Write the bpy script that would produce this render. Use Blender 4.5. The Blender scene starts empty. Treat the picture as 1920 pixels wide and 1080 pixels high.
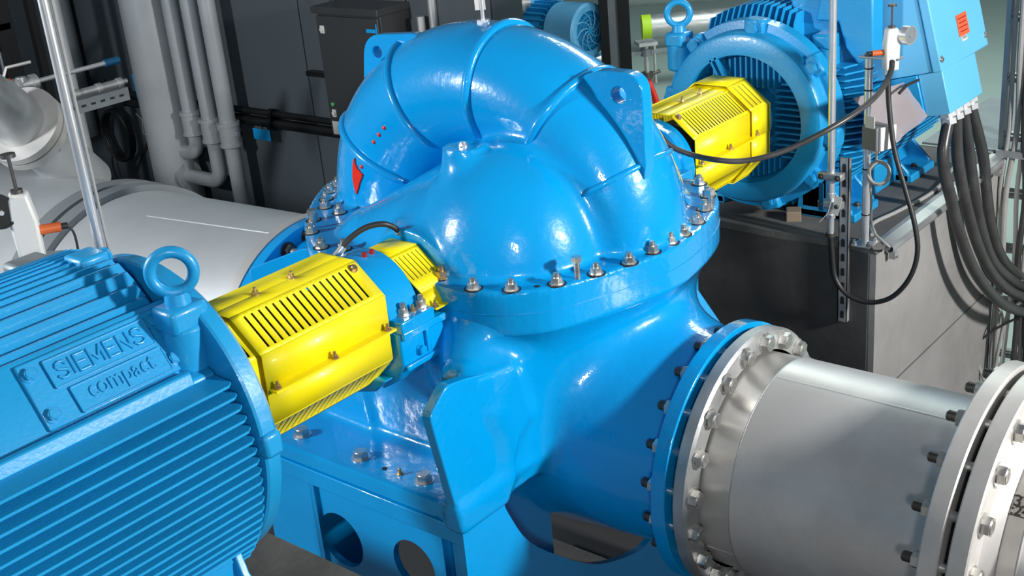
import bpy, math, random
import numpy as np
from mathutils import Vector, Matrix
random.seed(7)
PI = math.pi
scene = bpy.context.scene
col = scene.collection

# ---------------------------------------------------------------- camera
F = 2303.0
ROW = np.array([[0.63036851, -0.77129683, -0.08795874],
                [-0.3463965, -0.17806971, -0.92103238],
                [0.69472656, 0.61105841, -0.37942407]])      # world -> camera (x right, y down, z forward)
CAM = np.array([-2.766, -2.422, 1.33])                        # metres; origin on the shaft at the pump's middle
cd = bpy.data.cameras.new('camera')
cd.sensor_width = 36.0
cd.lens = 36.0 * F / 1920.0
cd.clip_start = 0.05
cd.clip_end = 100
cam = bpy.data.objects.new('camera', cd)
col.objects.link(cam)
mw = Matrix.Identity(4)
for i in range(3):
    mw[i][0] = ROW[0][i]; mw[i][1] = -ROW[1][i]; mw[i][2] = -ROW[2][i]; mw[i][3] = CAM[i]
cam.matrix_world = mw
scene.camera = cam

def ray(px, py):
    return ROW.T @ np.array([(px - 960) / F, (py - 540) / F, 1.0])
def on(axis, val, px, py):
    d = ray(px, py); t = (val - CAM[axis]) / d[axis]
    return Vector(CAM + t * d)
def onx(v, px, py): return on(0, v, px, py)
def ony(v, px, py): return on(1, v, px, py)
def onz(v, px, py): return on(2, v, px, py)
def deep(t, px, py): return Vector(CAM + t * ray(px, py))

# ---------------------------------------------------------------- world, lights, exposure
w = bpy.data.worlds.new('world'); scene.world = w; w.use_nodes = True
bg = w.node_tree.nodes['Background']
bg.inputs[0].default_value = (0.50, 0.62, 0.75, 1)
bg.inputs[1].default_value = 0.19
scene.view_settings.view_transform = 'Standard'
scene.view_settings.look = 'None'
scene.view_settings.exposure = 0.0
scene.view_settings.gamma = 1.0
scene.view_settings.use_curve_mapping = False

def area(name, loc, target, size, power, colr=(1, 1, 1), sy=None, spread=PI):
    l = bpy.data.lights.new(name, 'AREA'); l.energy = power; l.color = colr
    l.shape = 'RECTANGLE'; l.size = size; l.size_y = sy or size; l.spread = spread
    o = bpy.data.objects.new(name, l); col.objects.link(o)
    o.location = loc
    o.rotation_euler = (Vector(target) - Vector(loc)).to_track_quat('-Z', 'Y').to_euler()
    return o
area('flood_lamp_right', (0.7, -5.2, 1.6), (0.2, 0, -0.2), 0.30, 385, (1.0, 0.98, 0.95), 0.45)
area('flood_lamp_left', (-3.6, 2.7, 1.55), (0, 0.2, -0.2), 0.35, 200, (0.95, 0.98, 1.0), 0.5)
area('flood_lamp_front', (-5.0, -4.2, 2.0), (0, -.3, -0.4), 0.6, 85, (1.0, 1.0, 1.0), 0.6)
area('window_light_far_room', (6.5, 1.0, 3.6), (6.5, 2.4, -1.6), 3.0, 300, (0.85, 1.0, 0.95), 3.0)

# ---------------------------------------------------------------- materials
def mat(name, colr, rough=0.5, metal=0.0, coat=0.0, var=0.08, vscale=6.0, bump=0.0, bscale=60.0,
        stretch=None, rvar=0.0, dirt=None, dirt_scale=3.0, dirt_amt=0.5, alpha=None, spec=None):
    m = bpy.data.materials.new(name); m.use_nodes = True
    nt = m.node_tree; N = nt.nodes; L = nt.links
    p = N['Principled BSDF']
    p.inputs['Roughness'].default_value = rough
    p.inputs['Metallic'].default_value = metal
    p.inputs['Coat Weight'].default_value = coat
    p.inputs['Coat Roughness'].default_value = 0.035
    if spec is not None: p.inputs['Specular IOR Level'].default_value = spec
    tc = N.new('ShaderNodeTexCoord')
    mp = N.new('ShaderNodeMapping'); L.new(tc.outputs['Object'], mp.inputs[0])
    if stretch: mp.inputs['Scale'].default_value = stretch
    n1 = N.new('ShaderNodeTexNoise'); n1.inputs['Scale'].default_value = vscale; n1.inputs['Detail'].default_value = 5
    L.new(mp.outputs[0], n1.inputs['Vector'])
    mr = N.new('ShaderNodeMapRange'); mr.inputs[1].default_value = 0.3; mr.inputs[2].default_value = 0.7
    mr.inputs[3].default_value = 1 - var; mr.inputs[4].default_value = 1 + var
    L.new(n1.outputs['Fac'], mr.inputs[0])
    mx = N.new('ShaderNodeVectorMath'); mx.operation = 'SCALE'
    mx.inputs[0].default_value = colr[:3]
    L.new(mr.outputs[0], mx.inputs['Scale'])
    out = mx.outputs[0]
    if dirt:
        n3 = N.new('ShaderNodeTexNoise'); n3.inputs['Scale'].default_value = dirt_scale; n3.inputs['Detail'].default_value = 8
        n3.inputs['Roughness'].default_value = 0.7
        L.new(tc.outputs['Object'], n3.inputs['Vector'])
        r3 = N.new('ShaderNodeMapRange'); r3.inputs[1].default_value = 0.45; r3.inputs[2].default_value = 0.7
        r3.inputs[4].default_value = dirt_amt
        L.new(n3.outputs['Fac'], r3.inputs[0])
        mi = N.new('ShaderNodeMix'); mi.data_type = 'RGBA'
        L.new(r3.outputs[0], mi.inputs[0]); L.new(out, mi.inputs[6]); mi.inputs[7].default_value = (*dirt, 1)
        out = mi.outputs[2]
    L.new(out, p.inputs['Base Color'])
    if rvar:
        r2 = N.new('ShaderNodeMapRange'); r2.inputs[1].default_value = 0.3; r2.inputs[2].default_value = 0.7
        r2.inputs[3].default_value = max(0.02, rough - rvar); r2.inputs[4].default_value = rough + rvar
        L.new(n1.outputs['Fac'], r2.inputs[0]); L.new(r2.outputs[0], p.inputs['Roughness'])
    if bump:
        n2 = N.new('ShaderNodeTexNoise'); n2.inputs['Scale'].default_value = bscale; n2.inputs['Detail'].default_value = 3
        L.new(mp.outputs[0], n2.inputs['Vector'])
        b = N.new('ShaderNodeBump'); b.inputs['Strength'].default_value = 1.0; b.inputs['Distance'].default_value = bump
        L.new(n2.outputs['Fac'], b.inputs['Height']); L.new(b.outputs[0], p.inputs['Normal']); L.new(b.outputs[0], p.inputs['Coat Normal'])
    if alpha is not None:
        p.inputs['Alpha'].default_value = alpha
    return m

BLUE = mat('blue_gloss_paint', (0.0, 0.305, 0.70), 0.26, 0, 1.0, 0.05, 4, bump=0.0013, bscale=34, spec=0.25)
BLUE_M = mat('blue_motor_paint', (0.010, 0.30, 0.62), 0.36, 0, 0.35, 0.06, 5, bump=0.0006, bscale=90)
BLUE_L = mat('light_blue_paint', (0.13, 0.46, 0.78), 0.4, 0, 0.2, 0.04, 5)
YEL = mat('yellow_paint', (0.95, 0.79, 0.0), 0.42, 0, 0.1, 0.04, 5, dirt=(0.75, 0.62, 0.05), dirt_amt=0.25)
ZINC = mat('zinc_plated_steel', (0.62, 0.61, 0.58), 0.33, 0.9, 0, 0.12, 60, rvar=0.1)
DKSTEEL = mat('dark_thread_steel', (0.12, 0.11, 0.10), 0.45, 0.8, 0, 0.1, 60)
BRASSY = mat('chromated_steel', (0.50, 0.36, 0.20), 0.35, 0.85, 0, 0.1, 60)
STEEL = mat('brushed_stainless_steel', (0.60, 0.58, 0.555), 0.42, 0.42, 0, 0.10, 2.2, bump=0.0003, bscale=30,
            rvar=0.09, dirt=(0.33, 0.31, 0.29), dirt_scale=2.0, dirt_amt=0.5)
STEEL_F = mat('galvanised_flange_steel', (0.47, 0.48, 0.48), 0.45, 0.75, 0, 0.12, 9, bump=0.0003, bscale=80, rvar=0.1)
PICKLED = mat('matt_pickled_steel', (0.50, 0.52, 0.535), 0.5, 0.45, 0, 0.07, 1.6, bump=0.0003, bscale=30, rvar=0.07)
GREYR = mat('dull_grey_ring_steel', (0.25, 0.27, 0.285), 0.5, 0.4, 0, 0.08, 5)
CABM = mat('cabinet_paint', (0.055, 0.058, 0.062), 0.4, 0.3, 0, 0.05, 3)
GREYM = mat('grey_primed_metal', (0.22, 0.25, 0.27), 0.5, 0.3, 0, 0.08, 10)
CONC_SHADE = mat('shade_painted_concrete', (0.06, 0.06, 0.06), 0.8, 0, 0, 0.25, 2.5, bump=0.001, bscale=25, dirt=(0.02, 0.02, 0.02), dirt_amt=0.5)  # concrete with the plinth end's shade put into its colour
CONC = mat('concrete', (0.27, 0.265, 0.26), 0.85, 0, 0, 0.12, 2.5, bump=0.0012, bscale=40, dirt=(0.17, 0.165, 0.16), dirt_amt=0.6, dirt_scale=2)
CONC_TOP = mat('worn_concrete_top', (0.115, 0.115, 0.113), 0.85, 0, 0, 0.2, 5, bump=0.002, bscale=30, dirt=(0.06, 0.06, 0.06), dirt_amt=0.7, dirt_scale=3)
WALLM = mat('slate_wall_paint', (0.075, 0.094, 0.108), 0.6, 0, 0, 0.12, 0.7, bump=0.0005, bscale=12)
WALLG = mat('pale_green_wall', (0.30, 0.36, 0.33), 0.8, 0, 0, 0.05, 1)
FLOORG = mat('pale_green_floor', (0.36, 0.45, 0.42), 0.5, 0, 0, 0.06, 0.6)
FLOORD = mat('dark_screed_floor', (0.030, 0.032, 0.035), 0.75, 0, 0, 0.25, 2, bump=0.001, bscale=20)
RUBBER = mat('black_rubber', (0.022, 0.022, 0.023), 0.45, 0, 0, 0.1, 20)
CABLE = mat('grey_black_cable', (0.045, 0.045, 0.045), 0.38, 0, 0, 0.2, 15, rvar=0.1)
CABLEG = mat('pale_grey_cable', (0.33, 0.33, 0.32), 0.45, 0, 0, 0.05, 20)
CHROME = mat('polished_tube', (0.80, 0.81, 0.82), 0.28, 0.75, 0, 0.05, 20)
WHITEP = mat('white_plastic', (0.68, 0.67, 0.64), 0.4, 0, 0, 0.03, 20)
GREYP = mat('grey_plastic_pipe', (0.40, 0.43, 0.45), 0.3, 0.1, 0, 0.08, 4)
GREYBOX = mat('grey_plastic_box', (0.17, 0.17, 0.17), 0.45, 0, 0, 0.03, 10)
BLACKM = mat('black_painted_metal', (0.012, 0.013, 0.014), 0.35, 0.2, 0, 0.1, 10)
ORANGE = mat('orange_plastic', (0.62, 0.13, 0.03), 0.4)
RED = mat('red_paint', (0.72, 0.025, 0.01), 0.35, 0, 0.3)
RED_D = mat('dull_red_paint', (0.30, 0.01, 0.012), 0.5)
LABELR = mat('orange_red_sticker', (0.85, 0.13, 0.05), 0.5)
LABELW = mat('white_sticker', (0.66, 0.65, 0.62), 0.5)
TAGB = mat('bright_blue_tag', (0.0, 0.36, 0.80), 0.45)
GRIPB = mat('dark_blue_grip', (0.004, 0.07, 0.16), 0.4)
LIME = mat('lime_tape', (0.45, 0.70, 0.02), 0.5)
BROWNISH = mat('oxide_brown', (0.10, 0.085, 0.075), 0.7)
INK = mat('dark_ink', (0.03, 0.02, 0.015), 0.6)
CLEARP = mat('clear_plastic_pouch', (0.42, 0.38, 0.40), 0.12, 0, 0.3, 0.05, 8, alpha=0.75)
PAPER = mat('printed_paper', (0.36, 0.335, 0.355), 0.7)
GREENLED = mat('green_lamp_cap', (0.10, 0.5, 0.15), 0.4)
SHADOWM = mat('gasket_and_hole_shade', (0.01, 0.01, 0.011), 0.6)  # black for gaskets, and painted shade for holes, slots and nut seats
WOOD = mat('pale_timber_wedge', (0.22, 0.17, 0.12), 0.8)

# ---------------------------------------------------------------- mesh helpers
def V(*a): return Vector(a)
def frame(d):
    d = Vector(d).normalized()
    up = Vector((0, 0, 1)) if abs(d.z) < 0.95 else Vector((1, 0, 0))
    a = d.cross(up).normalized(); b = d.cross(a).normalized()
    return d, a, b

class MB:
    def __init__(s): s.v = []; s.f = []; s.m = []; s.mi = 0
    def add(s, v, f):
        n = len(s.v); s.v += [tuple(x) for x in v]
        for q in f: s.f.append([i + n for i in q]); s.m.append(s.mi)
        return s
    def box(s, c, d, R=None):
        c = Vector(c); vs = []
        for x in (-.5, .5):
            for y in (-.5, .5):
                for z in (-.5, .5):
                    p = Vector((x * d[0], y * d[1], z * d[2]))
                    if R: p = R @ p
                    vs.append(c + p)
        return s.add(vs, [[0, 1, 3, 2], [4, 6, 7, 5], [0, 4, 5, 1], [2, 3, 7, 6], [0, 2, 6, 4], [1, 5, 7, 3]])
    def bx(s, x0, x1, y0, y1, z0, z1):
        return s.box(((x0 + x1) / 2, (y0 + y1) / 2, (z0 + z1) / 2), (x1 - x0, y1 - y0, z1 - z0))
    def cyl(s, p0, p1, r, r1=None, n=24, rot=0.0, caps=True):
        p0 = Vector(p0); p1 = Vector(p1); r1 = r if r1 is None else r1
        d, a, b = frame(p1 - p0); vs = []
        for p, q in ((p0, r), (p1, r1)):
            for i in range(n):
                t = 2 * PI * i / n + rot
                vs.append(p + a * (q * math.cos(t)) + b * (q * math.sin(t)))
        fs = [[i, n + i, n + (i + 1) % n, (i + 1) % n] for i in range(n)]
        if caps: fs += [list(range(n)), list(range(2 * n - 1, n - 1, -1))]
        return s.add(vs, fs)
    def lathe(s, prof, origin, axis, n=64, a0=0.0, a1=2 * PI, ref=None, closed=False):
        """prof: (distance along axis, radius)"""
        o = Vector(origin); d, a, b = frame(axis)
        if ref is not None:
            a = Vector(ref).normalized(); b = d.cross(a).normalized()
        full = abs(a1 - a0 - 2 * PI) < 1e-6
        m = n if full else n + 1
        vs = []
        for h, r in prof:
            for i in range(m):
                t = a0 + (a1 - a0) * i / n
                vs.append(o + d * h + a * (r * math.cos(t)) + b * (r * math.sin(t)))
        fs = []; k = len(prof)
        for j in range(k if closed else k - 1):
            j2 = (j + 1) % k
            for i in range(n):
                i2 = (i + 1) % m
                fs.append([j * m + i, j2 * m + i, j2 * m + i2, j * m + i2])
        if closed and not full:
            fs.append([j * m for j in range(k)]); fs.append([j * m + m - 1 for j in range(k)][::-1])
        return s.add(vs, fs)
    def tube(s, pts, r, n=10, closed=False, caps=True):
        pts = [Vector(p) for p in pts]; m = len(pts); vs = []
        t0 = (pts[1] - pts[0]).normalized()
        _, a, b = frame(t0)
        for i, p in enumerate(pts):
            if closed: t = (pts[(i + 1) % m] - pts[i - 1]).normalized()
            else: t = (pts[min(i + 1, m - 1)] - pts[max(i - 1, 0)]).normalized()
            a = (a - t * a.dot(t)).normalized(); b = t.cross(a)
            rr = r[i] if isinstance(r, (list, tuple)) else r
            for k in range(n):
                q = 2 * PI * k / n
                vs.append(p + a * (rr * math.cos(q)) + b * (rr * math.sin(q)))
        fs = []
        for i in range(m if closed else m - 1):
            j = (i + 1) % m
            for k in range(n):
                fs.append([i * n + k, i * n + (k + 1) % n, j * n + (k + 1) % n, j * n + k])
        if not closed and caps:
            fs += [list(range(n))[::-1], list(range((m - 1) * n, m * n))]
        return s.add(vs, fs)
    def prism(s, poly, axis, a, b):
        """poly: 2-D points in the plane normal to axis (0:yz 1:xz 2:xy)"""
        n = len(poly); vs = []
        for h in (a, b):
            for u, v in poly:
                vs.append((h, u, v) if axis == 0 else (u, h, v) if axis == 1 else (u, v, h))
        fs = [[i, (i + 1) % n, n + (i + 1) % n, n + i] for i in range(n)] + [list(range(n))[::-1], list(range(n, 2 * n))]
        return s.add(vs, fs)
    def build(s, name, m, parent=None, smooth=35, bevel=0.0, seg=2, **tags):
        me = bpy.data.meshes.new(name)
        me.from_pydata(s.v, [], s.f)
        for x in (m if isinstance(m, (list, tuple)) else [m]): me.materials.append(x)
        me.polygons.foreach_set('material_index', s.m)
        import bmesh
        b = bmesh.new(); b.from_mesh(me)
        bmesh.ops.recalc_face_normals(b, faces=b.faces); b.to_mesh(me); b.free()
        if smooth:
            me.shade_smooth(); me.set_sharp_from_angle(angle=math.radians(smooth))
        o = bpy.data.objects.new(name, me); col.objects.link(o)
        if parent: o.parent = parent
        if bevel:
            md = o.modifiers.new('bevel', 'BEVEL'); md.width = bevel; md.segments = seg; md.limit_method = 'ANGLE'
            md.angle_limit = math.radians(40)
        for k, x in tags.items(): o[k] = x
        return o

def thing(name, label, cat, group=None):
    o = bpy.data.objects.new(name, None); col.objects.link(o); o.empty_display_size = 0.1
    o['label'] = label; o['category'] = cat
    if group: o['group'] = group
    return o
def tag(o, label, cat, group=None):
    o['label'] = label; o['category'] = cat
    if group: o['group'] = group
    return o
def inst(src, name, parent, loc, axis=None, spin=0.0, scale=1.0, label=None):
    """a copy sharing mesh data; its local +Z is turned to axis"""
    o = bpy.data.objects.new(name, src); col.objects.link(o)
    R = Vector(axis if axis is not None else (0, 0, 1)).to_track_quat('Z', 'Y').to_matrix().to_4x4()
    o.matrix_world = Matrix.Translation(Vector(loc)) @ R @ Matrix.Rotation(spin, 4, 'Z') @ Matrix.Scale(scale, 4)
    if parent: o.parent = parent
    if label: o['label'] = label
    return o
def mesh_of(mb, name, m, smooth=35):
    o = mb.build(name, m, None, smooth); me = o.data
    bpy.data.objects.remove(o); return me
def smoothpath(pts, n=8, closed=False):
    pts = [Vector(p) for p in pts]; out = []; m = len(pts)
    rng = range(m) if closed else range(m - 1)
    for i in rng:
        p0 = pts[i - 1] if (i > 0 or closed) else pts[0] * 2 - pts[1]
        p1 = pts[i]; p2 = pts[(i + 1) % m]
        p3 = pts[(i + 2) % m] if (i + 2 < m or closed) else pts[-1] * 2 - pts[-2]
        for k in range(n):
            t = k / n
            out.append(0.5 * ((2 * p1) + (p2 - p0) * t + (2 * p0 - 5 * p1 + 4 * p2 - p3) * t * t + (3 * p1 - p0 - 3 * p2 + p3) * t ** 3))
    if not closed: out.append(pts[-1])
    return out
def text(body, size, M4, m, parent=None, extrude=0.001, name='lettering', align='CENTER', sx=1.0):
    c = bpy.data.curves.new(name, 'FONT'); c.body = body; c.size = size; c.extrude = extrude
    c.align_x = align; c.align_y = 'CENTER'; c.materials.append(m); c.resolution_u = 3
    c.offset = 0.0004
    t = bpy.data.objects.new(name, c); col.objects.link(t)
    bpy.context.view_layer.update()
    me = bpy.data.meshes.new_from_object(t, depsgraph=bpy.context.evaluated_depsgraph_get())
    bpy.data.objects.remove(t)
    o = bpy.data.objects.new(name, me); col.objects.link(o)
    o.matrix_world = M4 @ Matrix.Diagonal((sx, 1, 1, 1))
    if parent: o.parent = parent
    return o
def basis(o, xa, ya):
    xa = Vector(xa).normalized(); ya = Vector(ya).normalized(); za = xa.cross(ya).normalized()
    M4 = Matrix.Identity(4)
    for i in range(3): M4[i][0] = xa[i]; M4[i][1] = ya[i]; M4[i][2] = za[i]; M4[i][3] = o[i]
    return M4

# fasteners (local +Z is the outward direction, z=0 on the seat)
def stud_mesh(name, r=0.017, h=0.022, tail=0.018, washer=True, mats=(ZINC, DKSTEEL), tailr=None):
    b = MB()
    if washer: b.cyl((0, 0, 0), (0, 0, 0.003), r * 1.3, n=20)
    b.cyl((0, 0, 0.003), (0, 0, 0.003 + h), r, n=6)
    b.mi = 1; tr = tailr or r * 0.55
    b.cyl((0, 0, 0.003 + h), (0, 0, 0.003 + h + tail * 0.85), tr, n=14)
    b.cyl((0, 0, 0.003 + h + tail * 0.85), (0, 0, 0.003 + h + tail), tr, tr * 0.7, n=14)
    return mesh_of(b, name, list(mats), 30)
def head_mesh(name, r=0.02, h=0.016, m=ZINC):
    b = MB(); b.cyl((0, 0, 0), (0, 0, 0.003), r * 1.25, n=20); b.cyl((0, 0, 0.003), (0, 0, h), r, n=6)
    b.cyl((0, 0, h), (0, 0, h + 0.002), r * 0.8, r * 0.72, n=18)
    return mesh_of(b, name, m, 30)
NUT = stud_mesh('flange_nut', 0.0165, 0.017, 0.013, mats=(ZINC, ZINC))
NUT_S = stud_mesh('small_nut', 0.012, 0.013, 0.012, mats=(ZINC, ZINC))
PNUT = stud_mesh('pipe_nut', 0.0185, 0.020, 0.028)
PHEAD = head_mesh('pipe_bolt_head', 0.021, 0.019, ZINC)
FHEAD = head_mesh('foot_bolt_head', 0.024, 0.022, ZINC)
BHEAD = head_mesh('blue_bolt_head', 0.014, 0.012, BLUE_M)
BHEAD_L = head_mesh('blue_bolt_head_large', 0.026, 0.018, BLUE_M)
SHEAD = head_mesh('small_bolt_head', 0.013, 0.011, DKSTEEL)
YBOLT = stud_mesh('guard_bolt', 0.008, 0.007, 0.010, mats=(BRASSY, BRASSY))

# ---------------------------------------------------------------- implicit casting shapes
def surface_nets(fn, lo, hi, h):
    ax = [np.arange(lo[i], hi[i] + h, h) for i in range(3)]
    X, Y, Z = np.meshgrid(*[a.astype(np.float32) for a in ax], indexing='ij')
    D = fn(X, Y, Z).astype(np.float32)
    ins = D < 0
    n = np.array(D.shape); c = n - 1
    cnt = np.zeros(c, np.float32); acc = np.zeros((3, *c), np.float32)
    edges = []
    for a in range(3):
        s0 = [slice(None)] * 3; s1 = [slice(None)] * 3
        s0[a] = slice(0, -1); s1[a] = slice(1, None)
        A = D[tuple(s0)]; B = D[tuple(s1)]
        cr = (A < 0) != (B < 0)
        idx = np.argwhere(cr)
        da = A[cr]; db = B[cr]; t = da / (da - db)
        flip = da < 0
        edges.append((idx, flip))
        o = [x for x in range(3) if x != a]
        for d0 in (0, -1):
            for d1 in (0, -1):
                ci = idx.copy(); ci[:, o[0]] += d0; ci[:, o[1]] += d1
                ok = ((ci >= 0) & (ci < c)).all(1)
                q = tuple(ci[ok].T)
                np.add.at(cnt, q, 1)
                for k in range(3):
                    val = idx[ok][:, k].astype(np.float32) + (t[ok] if k == a else 0)
                    np.add.at(acc[k], q, val)
    act = cnt > 0
    vid = np.full(c, -1, np.int64); vid[act] = np.arange(act.sum())
    P = np.stack([acc[k][act] / cnt[act] for k in range(3)], 1) * h + np.array([lo[0], lo[1], lo[2]])
    quads = []
    for a in range(3):
        idx, flip = edges[a]; o = [x for x in range(3) if x != a]
        ids = []
        good = np.ones(len(idx), bool)
        for d0, d1 in ((-1, -1), (0, -1), (0, 0), (-1, 0)):
            ci = idx.copy(); ci[:, o[0]] += d0; ci[:, o[1]] += d1
            ok = ((ci >= 0) & (ci < c)).all(1); good &= ok
            ci = np.clip(ci, 0, c - 1); ids.append(vid[tuple(ci.T)])
        Q = np.stack(ids, 1)
        fl = flip.copy()
        if a == 1: fl = ~fl
        Q[~fl] = Q[~fl][:, ::-1]
        quads.append(Q[good])
    Q = np.concatenate(quads)
    # pull the vertices onto the surface
    P = P.astype(np.float64)
    for it in range(3):
        e = 0.3 * h
        d = fn(P[:, 0], P[:, 1], P[:, 2])
        g = np.stack([fn(P[:, 0] + e, P[:, 1], P[:, 2]) - fn(P[:, 0] - e, P[:, 1], P[:, 2]),
                      fn(P[:, 0], P[:, 1] + e, P[:, 2]) - fn(P[:, 0], P[:, 1] - e, P[:, 2]),
                      fn(P[:, 0], P[:, 1], P[:, 2] + e) - fn(P[:, 0], P[:, 1], P[:, 2] - e)], 1) / (2 * e)
        g2 = (g * g).sum(1) + 1e-6
        st = np.clip(d / g2, -h * 0.7, h * 0.7)[:, None] * g * 0.8
        P -= st
    return P, Q

def sdf_object(name, fn, lo, hi, h, m, parent, **tags):
    P, Q = surface_nets(fn, lo, hi, h)
    me = bpy.data.meshes.new(name)
    me.vertices.add(len(P)); me.vertices.foreach_set('co', P.astype(np.float32).ravel())
    me.loops.add(len(Q) * 4); me.loops.foreach_set('vertex_index', Q.astype(np.int32).ravel())
    me.polygons.add(len(Q)); me.polygons.foreach_set('loop_start', np.arange(0, len(Q) * 4, 4, dtype=np.int32))
    me.materials.append(m); me.update(calc_edges=True); me.validate()
    me.shade_smooth(); me.set_sharp_from_angle(angle=math.radians(50))
    o = bpy.data.objects.new(name, me); col.objects.link(o); o.parent = parent
    for k, x in tags.items(): o[k] = x
    return o

def smin(a, b, k):
    h = np.clip(0.5 + 0.5 * (b - a) / k, 0, 1)
    return b * (1 - h) + a * h - k * h * (1 - h)
def smax(a, b, k): return -smin(-a, -b, k)
def ellipsoid(X, Y, Z, c, r):
    x, y, z = X - c[0], Y - c[1], Z - c[2]
    k0 = np.sqrt((x / r[0]) ** 2 + (y / r[1]) ** 2 + (z / r[2]) ** 2) + 1e-6
    k1 = np.sqrt((x / r[0] ** 2) ** 2 + (y / r[1] ** 2) ** 2 + (z / r[2] ** 2) ** 2) + 1e-6
    return k0 * (k0 - 1) / k1
def rbox(X, Y, Z, lo, hi, r=0.01):
    c = [(a + b) / 2 for a, b in zip(lo, hi)]; e = [(b - a) / 2 - r for a, b in zip(lo, hi)]
    q = [np.abs(P - c[i]) - e[i] for i, P in enumerate((X, Y, Z))]
    return np.sqrt(sum(np.maximum(x, 0) ** 2 for x in q)) + np.minimum(np.maximum(np.maximum(q[0], q[1]), q[2]), 0) - r
def cone(X, Y, Z, a, b, ra, rb):
    """capped cone, flat ends"""
    a = np.array(a); b = np.array(b); d = b - a; L = np.linalg.norm(d); d = d / L
    x, y, z = X - a[0], Y - a[1], Z - a[2]
    t = x * d[0] + y * d[1] + z * d[2]
    r = np.sqrt(np.maximum(x * x + y * y + z * z - t * t, 0))
    s = (ra - rb) / L; cs = 1 / math.sqrt(1 + s * s)
    side = (r - (ra - s * t)) * cs
    return np.maximum(side, np.maximum(-t, t - L))
def rcone(X, Y, Z, a, b, ra, rb):
    """blobby tapered capsule"""
    a = np.array(a); b = np.array(b); d = b - a; L2 = (d * d).sum()
    t = np.clip(((X - a[0]) * d[0] + (Y - a[1]) * d[1] + (Z - a[2]) * d[2]) / L2, 0, 1)
    return np.sqrt((X - a[0] - t * d[0]) ** 2 + (Y - a[1] - t * d[1]) ** 2 + (Z - a[2] - t * d[2]) ** 2) - (ra + t * (rb - ra))
def poly2(X, Y, pts):
    """signed distance to a closed polygon in 2-D"""
    pts = np.array(pts); n = len(pts)
    d = np.full(X.shape, 1e9); sgn = np.ones(X.shape)
    for i in range(n):
        vi = pts[i]; vj = pts[i - 1]
        e = vj - vi; wx = X - vi[0]; wy = Y - vi[1]
        t = np.clip((wx * e[0] + wy * e[1]) / (e @ e), 0, 1)
        d = np.minimum(d, (wx - e[0] * t) ** 2 + (wy - e[1] * t) ** 2)
        c1 = Y >= vi[1]; c2 = Y < vj[1]; c3 = e[0] * wy > e[1] * wx
        fl = (c1 & c2 & c3) | (~c1 & ~c2 & ~c3)
        sgn = np.where(fl, -sgn, sgn)
    return sgn * np.sqrt(d)

# ================================================================ the setting
def struct(o): o['kind'] = 'structure'; return o
FZ = -1.6
struct(MB().bx(-6, 2.6, -6, 7, FZ - 0.1, FZ).build('floor', FLOORD, smooth=0))
struct(MB().bx(2.6, 20, -8, 16, FZ - 0.1, FZ).build('floor', FLOORG, smooth=0))
# dark panelled wall beside the suction pipe, its near end forms the jamb to the far room
wl = struct(MB().bx(2.3, 2.55, 1.98, 9.0, FZ, 2.2).build('wall_left', WALLM, smooth=0))
ye = 1.98; k = 0
for y0, y1 in ((1.98, 2.62), (2.62, 3.56), (3.56, 4.44), (4.44, 5.35), (5.35, 6.3), (6.3, 7.2), (7.2, 8.1), (8.1, 9.0)):
    MB().bx(2.285, 2.3, y0 + 0.006, y1 - 0.006, FZ, 2.2).build('wall_panel', WALLM, wl, 0, bevel=0.003)
struct(MB().bx(-0.5, 2.3, 7.6, 7.7, FZ, 2.2).build('wall_back', WALLM, smooth=0))
struct(MB().bx(15.5, 15.7, -8, 16, FZ, 5).build('wall_far', WALLG, smooth=0))
struct(MB().bx(2.55, 15.5, 12.0, 12.2, FZ, 5).build('wall_far_side', WALLG, smooth=0))

# concrete plinths of the two motors
def plinth(x0, x1, y0, y1, zt, label):
    o = MB().bx(x0, x1, y0, y1, FZ, zt - 0.03).build('concrete_plinth', CONC, smooth=0)
    tag(o, label, 'plinth', None)
    c = 0.022
    b = MB()
    b.prism([(y0, zt - 0.03), (y1, zt - 0.03), (y1, zt - c), (y1 - c, zt), (y0 + c, zt), (y0, zt - c)], 0, x0, x1)
    b.build('plinth_top', CONC_TOP, o, 0)
    b = MB(); b.prism([(x0 - 0.002, y0 - 0.002), (x0 + c, y0 - 0.002), (x0 - 0.002, y0 + c)], 2, FZ, zt - 0.03)
    b.build('corner_chamfer', CONC, o, 0)
    b = MB(); b.bx(x0 - 0.003, x1, y0 - 0.003, y0, zt - 0.66, zt - 0.655); b.bx(x0 - 0.003, x0, y0, y1, zt - 0.66, zt - 0.655)
    b.build('formwork_line', CONC_TOP, o, 0)
    return o
pl = plinth(1.395, 2.72, -0.613, 0.62, -0.42, 'tall concrete plinth carrying the far blue motor')
# shade on the far plinth's end, painted in as a darker facing
MB().bx(1.388, 1.395, -0.585, 0.62, FZ, -0.445).build('shade_painted_end_face', CONC_SHADE, pl, 0)
plinth(-4.6, -1.16, -0.75, 0.62, -0.42, 'worn concrete plinth under the near motor, bottom left of the photo')

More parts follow.
